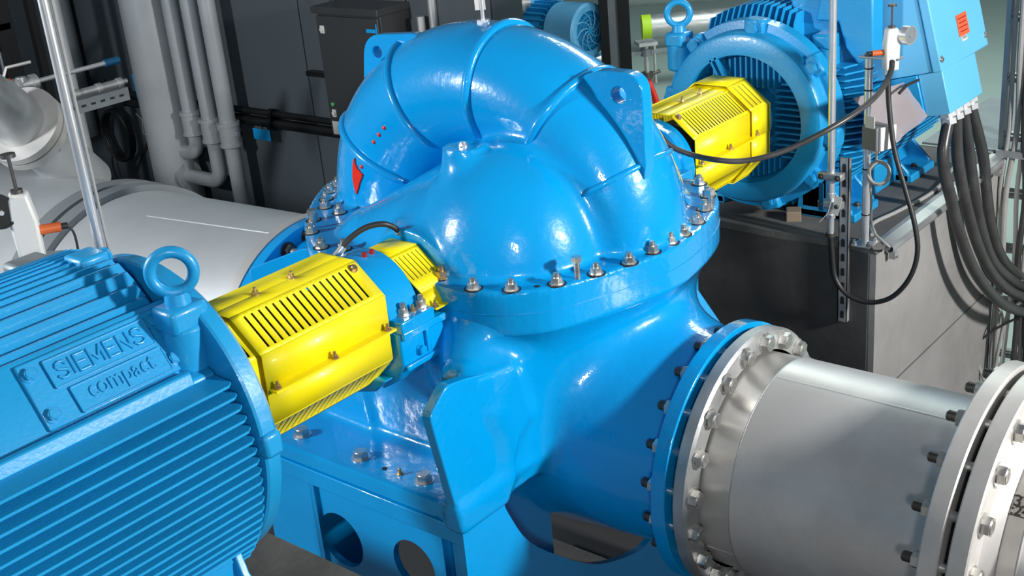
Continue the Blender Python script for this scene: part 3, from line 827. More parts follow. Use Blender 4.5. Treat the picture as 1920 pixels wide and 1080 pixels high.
# ================================================================ electric motors
def motor(label, xf, s, L, near):
    g = thing('electric_motor', label, 'motor')
    def X(t): return xf + s * t
    def bx2(b, t0, t1, y0, y1, z0, z1): b.bx(min(X(t0), X(t1)), max(X(t0), X(t1)), y0, y1, z0, z1)
    ax = (s, 0, 0); o = (xf, 0, 0)
    b = MB()
    if near: b.lathe([(.058, .04), (.058, .246), (.01, .252), (0, .262), (0, .31), (.004, .33), (.014, .375), (.030, .392), (.062, .392), (.068, .388), (.068, .05)], o, ax, 96)
    else: b.lathe([(.115, .04), (.115, .246), (.03, .252), (0, .262), (0, .325), (.006, .340), (.018, .348), (.07, .352), (.075, .384), (.125, .388), (.132, .384), (.132, .05)],
            o, ax, 96, closed=False)
    b.build('end_shield', BLUE_M, g, 30)
    b = MB(); b.lathe([(.02, .0), (.02, .10), (.04, .118), (.116, .118)], o, ax, 48); b.build('bearing_cover', BLUE_M, g, 30)
    # fins inside the recess
    k = 0
    for i in range(-9, 10):
        u = i * .0245
        for sg_ in (1, -1):
            lim = math.sqrt(max(.25 ** 2 - u * u, 0)) - .004
            lo = max(.125, abs(u) + .006) if abs(u) < .2 else 9
            if lo < lim:
                b = MB(); bx2(b, .045, .117, u - .004, u + .004, *sorted((sg_ * lo, sg_ * lim))); b.build('shield_fin', BLUE_M, g, 0)
                b = MB(); bx2(b, .045, .117, *sorted((sg_ * lo, sg_ * lim)), u - .004, u + .004); b.build('shield_fin', BLUE_M, g, 0)
    if not near:   # two ribs across the recess
        for a_ in (-28,):
            t = math.radians(a_); R_ = Matrix.Rotation(t, 3, 'X')
            for w in (-.012, .012):
                b = MB(); b.box(R_ @ V(0, w, .19) + V(X(.03), 0, 0), (.06, .008, .16), R_); b.build('cross_rib', BLUE_M, g, 0)
    # stator frame
    b = MB(); b.lathe([(.067 if near else .13, .05), (.067 if near else .13, .275), (L, .275), (L, .05)], o, ax, 64); b.build('stator_frame', BLUE_M, g, 30)
    def fin(prof, ax_, c, name='cooling_fin', th=.0065):
        # prof: (t, r) polygon standing in the plane of the fin
        b = MB()
        if ax_ == 'z':      # horizontal fin at height c, reaching out in -y / +y
            b.prism([(X(t), r) for t, r in prof], 2, c - th / 2, c + th / 2)
        else:
            vs = [(X(t), r) for t, r in prof]; n = len(vs)
            P = [(x, c - th / 2, z) for x, z in vs] + [(x, c + th / 2, z) for x, z in vs]
            b.add(P, [[i, (i + 1) % n, n + (i + 1) % n, n + i] for i in range(n)] + [list(range(n))[::-1], list(range(n, 2 * n))])
        return b.build(name, BLUE_M, g, 0)
    Rs = .392 if near else .445
    t0 = .072 if near else .14
    zs = [-.292 + .0254 * i for i in range(19)] if near else [-.30 + .0265 * i for i in range(20)]
    for sd in (-1, 1):
        for z in zs:
            tip = math.sqrt(max(Rs ** 2 - (z + (.03 if near else 0)) ** 2, .01)); inn = math.sqrt(max(.262 ** 2 - z * z, .0004))
            if tip - inn < .03: continue
            if near and sd == 1 and z < 0: continue
            pr = [(t0, sd * inn), (t0 + .004, sd * (tip - .012)), (t0 + .02, sd * tip), (L - .02, sd * tip), (L - .02, sd * inn)] if near else \
                 [(t0, sd * inn), (t0 + .01, sd * min(tip - .03, .37)), (t0 + .09, sd * tip), (L - .02, sd * tip), (L - .02, sd * inn)]
            fin(pr, 'z', z)
    ys = [-.0975 + .0262 * i for i in range(17)] if near else [-.155 + .0275 * i for i in range(15)]
    Rt = .415 if near else .43
    for y in ys:
        tip = min(math.sqrt(Rt ** 2 - (y - .08) ** 2), .335 + (y + .0975)) if near else math.sqrt(Rt ** 2 - y ** 2); inn = math.sqrt(max(.262 ** 2 - y * y, .0004))
        pr = [(t0 - .01, inn), (t0, tip - .06), (t0 + .035, tip), (L - .02, tip), (L - .02, inn)] if not near else [(t0, inn), (t0 + .003, tip - .05), (t0 + .03, tip), (L - .02, tip), (L - .02, inn)]
        fin(pr, 'y', y)
    if not near:
        for i in range(11):
            y = -.17 + .033 * i; tip = -math.sqrt(.415 ** 2 - y * y); inn = -math.sqrt(.262 ** 2 - y * y)
            fin([(t0, inn), (t0 + .03, tip), (L - .3, tip), (L - .3, inn)], 'y', y)
    # shield lugs with large painted bolts
    for a_ in ([52, 5, -40, -82, -125, 128, 98, 165] if not near else [-60, 88]):
        t = math.radians(a_); c = V(0, -math.sin(t), math.cos(t)); R_ = Matrix.Rotation(t, 3, 'X')
        r_ = .362 if not near else .383
        b = MB(); b.box(c * r_ + V(X(.085 if not near else .045), 0, 0), (.075, .085, .065) if not near else (.05, .06, .04), R_); lug = b.build('shield_lug', BLUE_M, g, 30, bevel=.010)
        if not near: inst(BHEAD_L, 'shield_bolt', g, c * (r_ - .002) + V(X(.045), 0, 0), (-s, 0, 0), .3)
    # feet
    for sd in (-1, 1):
        for ta, tb in (((.14, .36), (L - .5, L - .25)) if not near else ((.13, .34),)):
            yy = [(sd * .19, -.22), (sd * .30, -.19), (sd * .335, -.30), (sd * .41, -.375), (sd * .415, -.42), (sd * .17, -.42)]
            b = MB(); b.prism(yy, 0, *sorted((X(ta), X(ta + .02)))); b.build('foot_web', BLUE_M, g, 30, bevel=.004)
            b = MB(); b.prism(yy, 0, *sorted((X(tb - .02), X(tb)))); b.build('foot_web', BLUE_M, g, 30, bevel=.004)
            b = MB(); bx2(b, ta, tb, *sorted((sd * .17, sd * .43)), -.42, -.385); b.build('foot_pad', BLUE_M, g, 30, bevel=.006)
            b = MB(); bx2(b, ta, tb, *sorted((sd * .19, sd * .31)), -.385, -.19); b.build('foot_block', BLUE_M, g, 30, bevel=.01)
            inst(SHEAD, 'anchor_bolt', g, (X((ta + tb) / 2), sd * .385, -.385))
    if not near:   # long rail between the feet
        b = MB(); bx2(b, .36, L - .5, -.36, -.31, -.42, -.29); b.build('side_rail', BLUE_M, g, 30, bevel=.01)
    # eye bolt and its pillar
    def pillar(t, y, z, top, eye):
        c = V(X(t), y, z)
        b = MB(); b.cyl(c + V(0, 0, -.16), c + V(0, 0, -.045), .052, .05, n=20); b.box(c + V(0, 0, -.03), (.10, .085, .06))
        b.build('lifting_pillar', BLUE_M if eye or top is None else top, g, 35, bevel=.012)
        if not eye: return
        b = MB(); b.cyl(c, c + V(0, 0, .026), .030, .026, n=32)
        Rr = .047; nrm = (CAM - np.array(c)); nrm = V(nrm[0] * .9, nrm[1] * .7, 0).normalized()
        a_ = V(0, 0, 1); c_ = nrm.cross(a_)
        ctr = c + V(0, 0, .026 + Rr)
        b.tube([ctr + (a_ * math.cos(q) + c_ * math.sin(q)) * Rr for q in [2 * PI * i / 40 for i in range(40)]], .0135, 16, closed=True)
        b.build('eye_bolt', BLUE_M, g, 40)
    if near:
        pillar(.085, -.200, .335, None, True)
        pillar(.13, .34, .36, GREYM, False)
    else:
        pillar(.075, .325, .325, None, True)
        pillar(.20, -.27, .325, None, False)
    return g, X

nm, XN = motor('blue finned motor in the lower left foreground with raised lettering plate', -1.272, -1, 1.6, True)
fm, XFm = motor('blue finned motor on the plinth behind, upper right', 1.47, 1, 1.2, False)

# near motor: slanting nameplate pad with raised lettering
b = MB(); b.prism([(-.112, .27), (-.116, .326), (-.128, .318), (-.222, .189), (-.262, .178), (-.268, .165), (-.2, .15)], 0, -2.87, -1.342)
b.build('side_pad', BLUE_M, nm, 30, bevel=.005)
b = MB(); b.prism([(-.245, .20), (-.262, .198), (-.27, .168), (-.22, .16)], 0, -2.87, -1.40); b.build('pad_ledge', BLUE_M, nm, 30, bevel=.004)
A = V(0, -.128, .318); Bq = V(0, -.222, .189); up = (A - Bq).normalized(); nrm = V(1, 0, 0).cross(up).normalized(); W = (A - Bq).length
cx = -1.555
cen = V(cx, 0, 0) + (A + Bq) / 2 + nrm * .004
Rp = Matrix((V(1, 0, 0), up, nrm)).transposed()
b = MB(); b.box(cen + up * .0, (.34, W * .96, .012), Rp); plate = b.build('name_plate_base', BLUE_M, nm, 30, bevel=.004)
def plateframe(c, wx, wy, name):
    b = MB()
    for sx_ in (-1, 1): b.box(c + V(1, 0, 0) * (sx_ * wx / 2), (.004, wy, .005), Rp)
    for sy_ in (-1, 1): b.box(c + up * (sy_ * wy / 2), (wx, .004, .005), Rp)
    b.box(c - nrm * .0005, (wx, wy, .002), Rp)
    return b.build(name, BLUE_M, plate, 0, bevel=.0015)
n6 = nrm * .011
c1 = cen + n6 + up * .030 + V(.008, 0, 0); plateframe(c1, .245, .062, 'name_plate')
c2 = cen + n6 - up * .041 + V(.022, 0, 0); plateframe(c2, .225, .058, 'name_plate')
GL = {'S': [[(.62, .82), (.5, .97), (.3, 1), (.1, .92), (.04, .75), (.12, .6), (.35, .5), (.56, .4), (.64, .24), (.55, .08), (.33, 0), (.12, .03), (0, .18)]],
      'I': [[(0, 0), (0, 1)]], 'E': [[(.52, 1), (0, 1), (0, 0), (.54, 0)], [(0, .52), (.46, .52)]],
      'M': [[(0, 0), (0, 1), (.36, .25), (.72, 1), (.72, 0)]], 'N': [[(0, 0), (0, 1), (.58, 0), (.58, 1)]]}
WD = {'S': .64, 'I': .0, 'E': .54, 'M': .72, 'N': .58}
hh = .036; adv = sum(WD[c_] for c_ in 'SIEMENS') + 6 * .28; x0_ = -adv * hh * .5 * 1.1
for c_ in 'SIEMENS':
    b = MB()
    for st in GL[c_]:
        P_ = ([c1 + V(x0_ + q[0] * hh * 1.1, 0, 0) + up * ((q[1] - .5) * hh) + nrm * .0022 for q in st])
        for a_, e_ in zip(P_[:-1], P_[1:]): b.tube([a_ - (e_ - a_).normalized() * .0016, e_ + (e_ - a_).normalized() * .0016], .0036, 8)
    b.build('raised_letter', BLUE_M, plate, 50)
    x0_ += (WD[c_] + .28) * hh * 1.1
text('compact', .054, basis(c2 + nrm * .001 + up * .006, (1, 0, 0), up), BLUE_M, plate, .0035, sx=.88)
for sx_, sy_ in ((-1, 1), (1, 1), (-1, -1), (1, -1)):
    off = V(.150 * sx_ + .012 * sx_ * 0, 0, 0) + up * (.048 * sy_)
    inst(BHEAD, 'plate_bolt', nm, cen + off + nrm * .006, nrm, .2)
b = MB(); bx = b.bx(-1.44, -1.365, .02, .10, .37, .425); b.cyl((-1.365, .06, .40), (-1.345, .06, .40), .022, n=20)
b.build('grease_fitting', BLUE_M, nm, 30, bevel=.01)

# far motor: terminal box turned slightly out, with glands and cables
ph = math.radians(14); tn = V(0, -math.cos(ph), math.sin(ph)); tu = V(0, math.sin(ph), math.cos(ph))
RT = Matrix((V(1, 0, 0), tn, tu)).transposed()
def tbox(b, x0, x1, n0, n1, u0, u1):
    c = V((x0 + x1) / 2, 0, 0) + tn * ((n0 + n1) / 2) + tu * ((u0 + u1) / 2)
    return b.box(c, (x1 - x0, n1 - n0, u1 - u0), RT)
TB = mat('terminal_box_paint', (0.13, 0.50, 0.80), 0.42, 0, 0.15, 0.03, 5)
b = MB(); tbox(b, 1.805, 2.285, .36, .66, .004, .62); b.build('terminal_box', TB, fm, 30, bevel=.004)
b = MB(); tbox(b, 1.80, 2.29, .664, .702, .0, .62); lid = b.build('box_lid', TB, fm, 30, bevel=.005)
b = MB(); tbox(b, 1.81, 2.15, .60, .698, -.168, .002); b.build('cable_chamber', TB, fm, 30, bevel=.004)
b = MB(); tbox(b, 1.80, 2.15, .40, .60, -.15, .002); b.build('chamber_back', BLUE_M, fm, 30, bevel=.004)
b = MB(); tbox(b, 1.70, 2.30, .20, .37, .02, .62); b.build('box_neck', BLUE_M, fm, 30, bevel=.01)
pts = [onx(1.70, *q) for q in ((1532, 38), (1545, -30), (1640, -30), (1640, 105), (1612, 122), (1588, 88), (1575, 40))]
b = MB(); b.prism([(p_.y, p_.z) for p_ in pts], 0, 1.685, 1.78); b.build('box_bracket', BLUE_M, fm, 30, bevel=.008)
for x_, u_ in ((1.815, .045), (2.272, .045)):
    inst(head_mesh('lid_screw', .011, .006, ZINC), 'lid_screw', fm, V(x_, 0, 0) + tn * .702 + tu * u_, tn)
def sticker(px, py, wx, wy, m, name):
    d = ray(px, py); dist = .7035; k = (dist - tn.dot(Vector(CAM))) / tn.dot(Vector(d)); c = Vector(CAM) + Vector(d) * k
    b = MB(); b.box(c, (wx, .0015, wy), RT); return b.build(name, m, lid, 0), c
stk, c_ = sticker(1805, 45, .105, .085, LABELR, 'warning_sticker')
for i in range(4):
    b = MB(); b.box(c_ + tn * .001 + tu * (.026 - i * .017), (.085 - .015 * (i % 2), .0006, .004), RT); b.build('sticker_line', RED_D, stk, 0)
stk, c_ = sticker(1808, 69, .055, .028, LABELW, 'small_sticker')
for i in range(5):
    b = MB(); b.box(c_ + tn * .001 + V(-.018 + .009 * i, 0, 0), (.005, .0006, .012), RT); b.build('sticker_mark', GREYM, stk, 0)
for i in range(4):
    c = V(1.885 + i * .078, 0, 0) + tn * .652 + tu * (-.168)
    b = MB(); b.cyl(c, c - tu * .022, .034, n=6); b.cyl(c - tu * .022, c - tu * .030, .027, n=20); b.cyl(c - tu * .030, c - tu * .052, .031, n=6)
    b.build('cable_gland', CHROME, fm, 30)
CP = [[(1757, 229), (1768, 300), (1785, 380), (1802, 445), (1826, 505), (1858, 550), (1896, 578), (1950, 590)],
      [(1783, 222), (1796, 300), (1812, 385), (1830, 450), (1852, 500), (1882, 537), (1915, 556), (1960, 568)],
      [(1808, 210), (1819, 300), (1829, 375), (1843, 440), (1862, 490), (1892, 522), (1925, 540), (1965, 548)],
      [(1832, 197), (1843, 290), (1851, 370), (1860, 430), (1877, 480), (1902, 510), (1935, 526), (1970, 532)]]
wl_ = ['first', 'second', 'third', 'fourth']
for i, path in enumerate(CP):
    pts = []
    g0 = V(1.885 + i * .078, 0, 0) + tn * .652 + tu * (-.205)
    pts.append(g0)
    for j, q in enumerate(path[1:]): pts.append(ony(-.69 - .020 * j + .012 * i, *q))
    o = MB().tube(smoothpath(pts, 8), .0235, 14).build('power_cable', CABLE)
    tag(o, 'thick dark power cable, ' + wl_[i] + ' from the left below the blue terminal box', 'cable', 'power cables from the far motor')
# hanging document pouch
c = [onx(1.62, *q) for q in ((1600, 188), (1690, 160), (1728, 218), (1672, 262))]
pp = [ony(y_, *q) for y_, q in zip((-.50, -.60, -.63, -.56), ((1603, 186), (1688, 160), (1726, 216), (1672, 264)))]
b = MB(); b.add(pp + [p_ + V(0, .006, 0) for p_ in pp], [[0, 1, 2, 3], [7, 6, 5, 4], [0, 4, 5, 1], [1, 5, 6, 2], [2, 6, 7, 3], [3, 7, 4, 0]])
po = b.build('document_pouch', PAPER, smooth=0); tag(po, 'crumpled clear pouch of papers stuck to the far motor side', 'pouch')
ctr = sum(pp, V(0, 0, 0)) / 4
q2 = [ctr + (p_ - ctr) * 1.12 + V(0, -.010, 0) for p_ in pp]
b = MB()
N_ = 8; vs = []; fs = []
for i in range(N_ + 1):
    for j in range(N_ + 1):
        u, v = i / N_, j / N_
        p_ = q2[0] * (1 - u) * (1 - v) + q2[1] * u * (1 - v) + q2[3] * (1 - u) * v + q2[2] * u * v
        vs.append(p_ + V(0, -.006 * random.random() - .004 * math.sin(5 * u + 3 * v), 0))
for i in range(N_):
    for j in range(N_): k = i * (N_ + 1) + j; fs.append([k, k + 1, k + N_ + 2, k + N_ + 1])
b.add(vs, fs).build('clear_sleeve', CLEARP, po, 60)
for i in range(7):
    u = .12 + i * .1; a_ = pp[0].lerp(pp[1], u * .9 + .05) * .55 + pp[3].lerp(pp[2], u * .9 + .05) * .45
MB().tube([ony(-.62, 1686, 175), ony(-.63, 1700, 160), ony(-.63, 1722, 150)], .006, 8).build('cable_tie', RUBBER, po)
tag(MB().box(onz(-.40, 1488, 402), (.07, .06, .045), Matrix.Rotation(.5, 3, 'Z')).build('timber_wedge', WOOD, smooth=0, bevel=.004), 'small pale timber block on the plinth under the far motor', 'block')

# ================================================================ steel pipes on the discharge side
def pipebolt(name, gap, r=.013):
    b = MB(); b.cyl((0, 0, 0), (0, 0, .003), .030, n=20); b.cyl((0, 0, .003), (0, 0, .022), .0245, n=6); b.cyl((0, 0, .022), (0, 0, .0245), .019, .017, n=16)
    b.cyl((0, 0, 0), (0, 0, -gap), r, n=12)
    b.cyl((0, 0, -gap), (0, 0, -gap - .003), .025, n=18); b.cyl((0, 0, -gap - .003), (0, 0, -gap - .023), .0225, n=6)
    b.mi = 1; b.cyl((0, 0, -gap - .023), (0, 0, -gap - .047), .0125, n=14); b.cyl((0, 0, -gap - .047), (0, 0, -gap - .050), .0125, .010, n=14)
    for k in range(5): b.cyl((0, 0, -gap - .026 - k * .0045), (0, 0, -gap - .0275 - k * .0045), .0136, n=14)
    return mesh_of(b, name, [ZINC, DKSTEEL], 30)
def ring_bolts(me, parent, y, R, n, ph0, cx=PX, cz=PZ, d=(0, -1, 0), name='pipe_bolt'):
    for i in range(n):
        t = 2 * PI * (i + ph0) / n
        inst(me, name, parent, (cx + R * math.cos(t), y, cz + R * math.sin(t)), d, spin=i * .9)
sp = thing('steel_spool_pipe', 'short wide stainless pipe bolted to the pump outlet, right foreground', 'pipe')
D = (0, -1, 0)
def lat(b, prof, cz=PZ, n=128, cx=PX): return b.lathe([(-y, r) for y, r in prof], (cx, 0, cz), D, n)
b = MB(); lat(b, [(-.802, .30), (-.802, .352), (-.822, .352), (-.822, .30)]); b.build('gasket_ring', SHADOWM, sp)
b = MB(); lat(b, [(-.822, .325), (-.822, .386), (-.827, .391), (-.858, .391), (-.866, .383), (-.866, .327)]); b.build('loose_flange', STEEL_F, sp, 30)
b = MB(); lat(b, [(-.83, .318), (-.952, .318), (-.956, .321), (-.961, .3215), (-.966, .3205), (-1.48, .3205), (-1.486, .323), (-1.492, .3205), (-1.50, .3205)]); b.build('pipe_shell', STEEL, sp, 50)
b = MB(); lat(b, [(-1.49, .322), (-1.508, .345), (-1.515, .355), (-1.515, .432), (-1.519, .436), (-1.558, .436), (-1.562, .432), (-1.562, .32)]); b.build('weld_flange', STEEL, sp, 30, bevel=0)
# weld seams
b = MB(); b.tube([(PX + .3195 * math.cos(t), -.958, PZ + .3195 * math.sin(t)) for t in [2 * PI * i / 96 for i in range(96)]], .0028, 6, closed=True)
b.build('weld_seam', STEEL_F, sp)
t = math.radians(100); b = MB(); b.tube([(PX + .3205 * math.cos(t), -.965, PZ + .3205 * math.sin(t)), (PX + .3205 * math.cos(t), -1.49, PZ + .3205 * math.sin(t))], .0022, 6)
b.build('weld_seam', STEEL_F, sp)
t = math.radians(205); b = MB(); b.tube([(PX + .318 * math.cos(t), -.87, PZ + .318 * math.sin(t)), (PX + .318 * math.cos(t), -.958, PZ + .318 * math.sin(t))], .0022, 6)
b.build('weld_seam', STEEL_F, sp)
BM = pipebolt('pipe_bolt', .111)
ring_bolts(BM, sp, -.866, .356, 20, .5)
np_ = thing('steel_discharge_pipe', 'wider stainless pipe running out of the picture at lower right, with handwriting', 'pipe')
b = MB(); lat(b, [(-1.562, .30), (-1.562, .385), (-1.582, .385), (-1.582, .30)]); b.build('gasket_ring', SHADOWM, np_)
b = MB(); lat(b, [(-1.582, .32), (-1.582, .432), (-1.586, .436), (-1.625, .436), (-1.629, .432), (-1.629, .355), (-1.637, .345), (-1.66, .33)]); b.build('weld_flange', STEEL, np_, 30)
b = MB(); lat(b, [(-1.655, .326), (-1.70, .326), (-1.704, .329), (-1.71, .326), (-2.6, .326)]); b.build('pipe_shell', STEEL, np_, 50)
b = MB(); b.tube([(PX + .328 * math.cos(t), -1.705, PZ + .328 * math.sin(t)) for t in [2 * PI * i / 96 for i in range(96)]], .003, 6, closed=True)
b.build('weld_seam', STEEL_F, np_)
BM2 = pipebolt('pipe_bolt', .114, .014)
ring_bolts(BM2, np_, -1.629, .395, 20, .1)
def onpipe(px, py, R):
    d = ray(px, py); a_ = d[0] ** 2 + d[2] ** 2; ox, oz = CAM[0] - PX, CAM[2] - PZ
    b_ = 2 * (ox * d[0] + oz * d[2]); c_ = ox * ox + oz * oz - R * R; q = b_ * b_ - 4 * a_ * c_
    t = (-b_ - math.sqrt(q)) / (2 * a_); return Vector(CAM + t * d)
try:
    for s_, px, py, sz in (('23.0', 1912, 941, .040), ('sv:241', 1908, 958, .034)):
        q = onpipe(px, py, .3265); n_ = V(q.x - PX, 0, q.z - PZ).normalized(); xa_ = V(0, -1, 0); ya_ = n_.cross(xa_)
        text(s_, sz, basis(q + n_ * .001, xa_, ya_), INK, np_, .0003, 'handwriting')
    for px, py in ((1910, 930), (1908, 968)):
        q = onpipe(px, py, .3265); n_ = V(q.x - PX, 0, q.z - PZ).normalized(); R_ = basis(q, V(0, -1, 0), n_.cross(V(0, -1, 0))).to_3x3()
        b = MB(); b.box(q, (.13, .002, .001), R_); b.build('pen_line', INK, np_, 0)
except ValueError: pass

# ================================================================ suction pipe, far left
su = thing('suction_pipe', 'very wide matt pale steel pipe behind the near motor, left', 'pipe')
b = MB(); lat(b, [(1.018, .40), (1.018, .458), (1.062, .458), (1.066, .454), (1.066, .42)]); b.build('loose_flange', STEEL, su, 30)
def rings(spec, n=128):
    vs = []; fs = []
    for y, r, cz in spec:
        for i in range(n):
            t = 2 * PI * i / n; vs.append((PX + r * math.cos(t), y, cz + r * math.sin(t)))
    for j in range(len(spec) - 1):
        for i in range(n): fs.append([j * n + i, j * n + (i + 1) % n, (j + 1) * n + (i + 1) % n, (j + 1) * n + i])
    return MB().add(vs, fs)
rings([(1.055, .43, PZ), (1.08, .43, PZ), (2.24, .585, -.765), (2.26, .585, -.765)]).build('reducer_shell', PICKLED, su, 50)
rings([(2.22, .58, -.77), (2.22, .618, -.77), (2.30, .618, -.77), (2.30, .58, -.77)]).build('coupling_ring', GREYR, su, 30)
rings([(2.33, .57, -.77), (2.33, .618, -.77), (2.42, .618, -.77), (2.42, .58, -.77), (2.34, .57, -.77)]).build('coupling_ring', GREYR, su, 30)
rings([(2.27, .575, -.77), (6.4, .575, -.77)]).build('header_shell', PICKLED, su, 50)
sa = ony(1.10, 500, 420); 
tt = math.radians(103); b = MB(); b.tube([(PX + .431 * math.cos(tt), 1.08, PZ + .431 * math.sin(tt)), (PX + .535 * math.cos(tt), 1.86, -.697 + .535 * math.sin(tt))], .0028, 6)
b.build('weld_seam', PICKLED, su)
ring_bolts(stud_mesh('suction_nut', .026, .024, .045, mats=(DKSTEEL, ZINC)), su, .965, .41, 24, .3, name='flange_nut')
# branch with its own flanges off the header
A0 = ony(3.05, 165, 340); A1 = ony(2.85, 44, 238)
dd = (A1 - A0).normalized(); L_ = (A1 - A0).length
b = MB(); b.cyl(A0, A1, .125, n=48); br = b.build('branch_pipe', PICKLED, su)
for t_ in (.0, .05):
    b = MB(); b.cyl(A1 + dd * (t_ - .06), A1 + dd * (t_ - .02), .19, n=48); b.build('branch_flange', STEEL, su, 30)
_, fa, fb = frame(dd)
for i in range(12):
    q = 2 * PI * i / 12
    inst(PHEAD, 'branch_bolt', su, A1 - dd * .06 + (fa * math.cos(q) + fb * math.sin(q)) * .16, -dd)
b = MB(); b.lathe([(0.03, .12), (.10, .125), (.18, .125), (.30, .11), (.42, .11)], A1, dd, 40); b.build('valve_body', STEEL_F, su, 40)
q = ony(2.75, 75, 158) ; q2 = ony(2.75, 0, 165)

# ================================================================ slender poles and instruments
def pipe(name, pts, r, m, n=16, smooth_n=0):
    b = MB(); b.tube(smoothpath(pts, smooth_n) if smooth_n else pts, r, n); return b.build(name, m)
# tall bright pole behind the near motor
A0 = deep(3.05, 190, 475); base = V(A0.x, A0.y, -.42)
o = pipe('support_pole', [base, V(A0.x, A0.y, 2.3)], .0125, CHROME, 24)
tag(o, 'tall shiny thin pole rising behind the near motor, upper left', 'pole')
o2 = MB().tube([V(A0.x + .014, A0.y - .014, A0.z - .05), V(A0.x + .014, A0.y - .014, 2.3)], .004, 8).build('sensor_line', CABLEG, o)
MB().cyl(base, base + V(0, 0, .012), .06, n=20).build('foot_plate', STEEL_F, o)

def dose_unit(label, at_, facing, parent_pole=None, near=False):
    """white pressure gauge block with plunger, dial and orange plug; at_ = top middle of the block"""
    g = thing('gauge_unit', label, 'gauge')
    f = V(*facing).normalized(); r_ = V(0, 0, 1).cross(f).normalized(); R_ = Matrix((r_, f, V(0, 0, 1))).transposed()
    def P(x, y, z): return at_ + r_ * x + f * y + V(0, 0, z)
    return g, P, R_
def gauge(label, at_, facing, k=1.0, orange_side=1, dialm=CHROME, dial_dir=None):
    g, P, R_ = dose_unit(label, at_, facing)
    def Q(x, y, z): return P(x * k, y * k, z * k)
    b = MB(); prof = [(-.024, -.150), (.024, -.150), (.027, -.06), (.019, 0), (-.019, 0), (-.027, -.06)]
    vs = [Q(x, -.022, z) for x, z in prof] + [Q(x, .022, z) for x, z in prof]; n = 6
    b.add(vs, [[i, (i + 1) % n, n + (i + 1) % n, n + i] for i in range(n)] + [list(range(n))[::-1], list(range(n, 2 * n))])
    b.build('gauge_block', WHITEP, g, 30, bevel=.006 * k)
    b = MB(); b.cyl(Q(0, 0, 0), Q(0, 0, .008), .012 * k, n=16); b.cyl(Q(0, 0, .008), Q(0, 0, .075), .0038 * k, n=10); b.cyl(Q(0, 0, .075), Q(0, 0, .083), .015 * k, n=18)
    b.build('plunger', DKSTEEL, g)
    c = Q(-.045 * orange_side, .004, -.028); e = c + (r_for(facing) * (-.022 * orange_side * k))
    dd_ = V(*(dial_dir or facing)).normalized()
    b = MB(); b.cyl(c, c + dd_ * .024 * k, .034 * k, n=32); b.lathe([(.024 * k, .034 * k), (.027 * k, .034 * k), (.027 * k, .029 * k), (.0245 * k, .029 * k)], c, dd_, 32)
    b.build('dial_case', dialm, g)
    b = MB(); b.cyl(c + dd_ * .0241 * k, c + dd_ * .0250 * k, .029 * k, n=32); b.build('dial_face', GREYM if dialm is not BLACKM else BLACKM, g)
    b = MB(); b.cyl(c + dd_ * .025 * k, c + dd_ * .030 * k, .005 * k, n=12); b.build('dial_hub', CHROME, g)
    s0 = Q(.024 * orange_side, 0, -.085 if orange_side > 0 else -.085); s1 = Q(.068 * orange_side, 0, -.085)
    b = MB(); b.cyl(s0, s1, .0105 * k, n=16); b.build('orange_plug', ORANGE, g)
    b = MB(); b.cyl(s1, s1 + (s1 - s0) * .3, .007 * k, n=12); b.build('plug_boot', RUBBER, g)
    return g, Q, R_, s1
def r_for(f): return V(0, 0, 1).cross(V(*f).normalized()).normalized()

# right hand instrument pole on the corner of the far plinth
base = V(1.413, -.56, -.42)
pole = thing('instrument_pole', 'short steel pole with cross plate on the corner of the far plinth', 'pole')
b = MB(); b.cyl(base, base + V(0, 0, .73), .0145, n=24); b.build('post', CHROME, pole)
b = MB(); b.box(base + V(0, 0, .004), (.09, .075, .008)); b.build('foot_plate', STEEL_F, pole, 0, bevel=.003)
for dx, dy in ((-.032, -.025), (.032, .025), (.03, -.028), (-.032, .028)):
    inst(NUT_S, 'anchor_nut', pole, base + V(dx, dy, .008), scale=.7)
cp = base + V(0, -.045, .725)
b = MB(); b.box(cp + V(-.0, 0, 0), (.045, .15, .008)); b.build('cross_plate', STEEL_F, pole, 0, bevel=.002)
for z in (.12, .30, .47, .60, .68): MB().cyl(base + V(0, 0, z), base + V(0, 0, z + .005), .0165, n=20).build('cable_tie', RUBBER, pole)
inst(SHEAD, 'cap_screw', pole, base + V(0, 0, .729))
gp = onx(1.40, 1672, 52)
gauge('white gauge unit with dial and orange plug on the right instrument pole', gp + V(0, 0, -.0), (-.75, -.66, 0), 1.0, -1, CHROME, (-.25, -.97, 0))[0]
# junction box on the pole
jb = thing('junction_box', 'small dark grey junction box fixed to the right instrument pole', 'box')
jc = onx(1.39, 1643, 256); Rj = Matrix.Rotation(math.radians(-20), 3, 'Z')
b = MB(); b.box(jc, (.075, .072, .088), Rj); b.build('box_body', GREYBOX, jb, 30, bevel=.004)
b = MB(); b.box(jc + V(.0, -.043, 0), (.079, .012, .088), Rj); b.build('box_lid', WHITEP, jb, 30, bevel=.003)
b = MB(); b.box(jc + V(-.035, .01, .062), (.003, .045, .045), Rj); b.build('mounting_tab', WHITEP, jb, 0)
b = MB(); b.cyl(jc + V(0, 0, -.044), jc + V(0, 0, -.062), .014, n=16); b.build('cable_gland', WHITEP, jb)
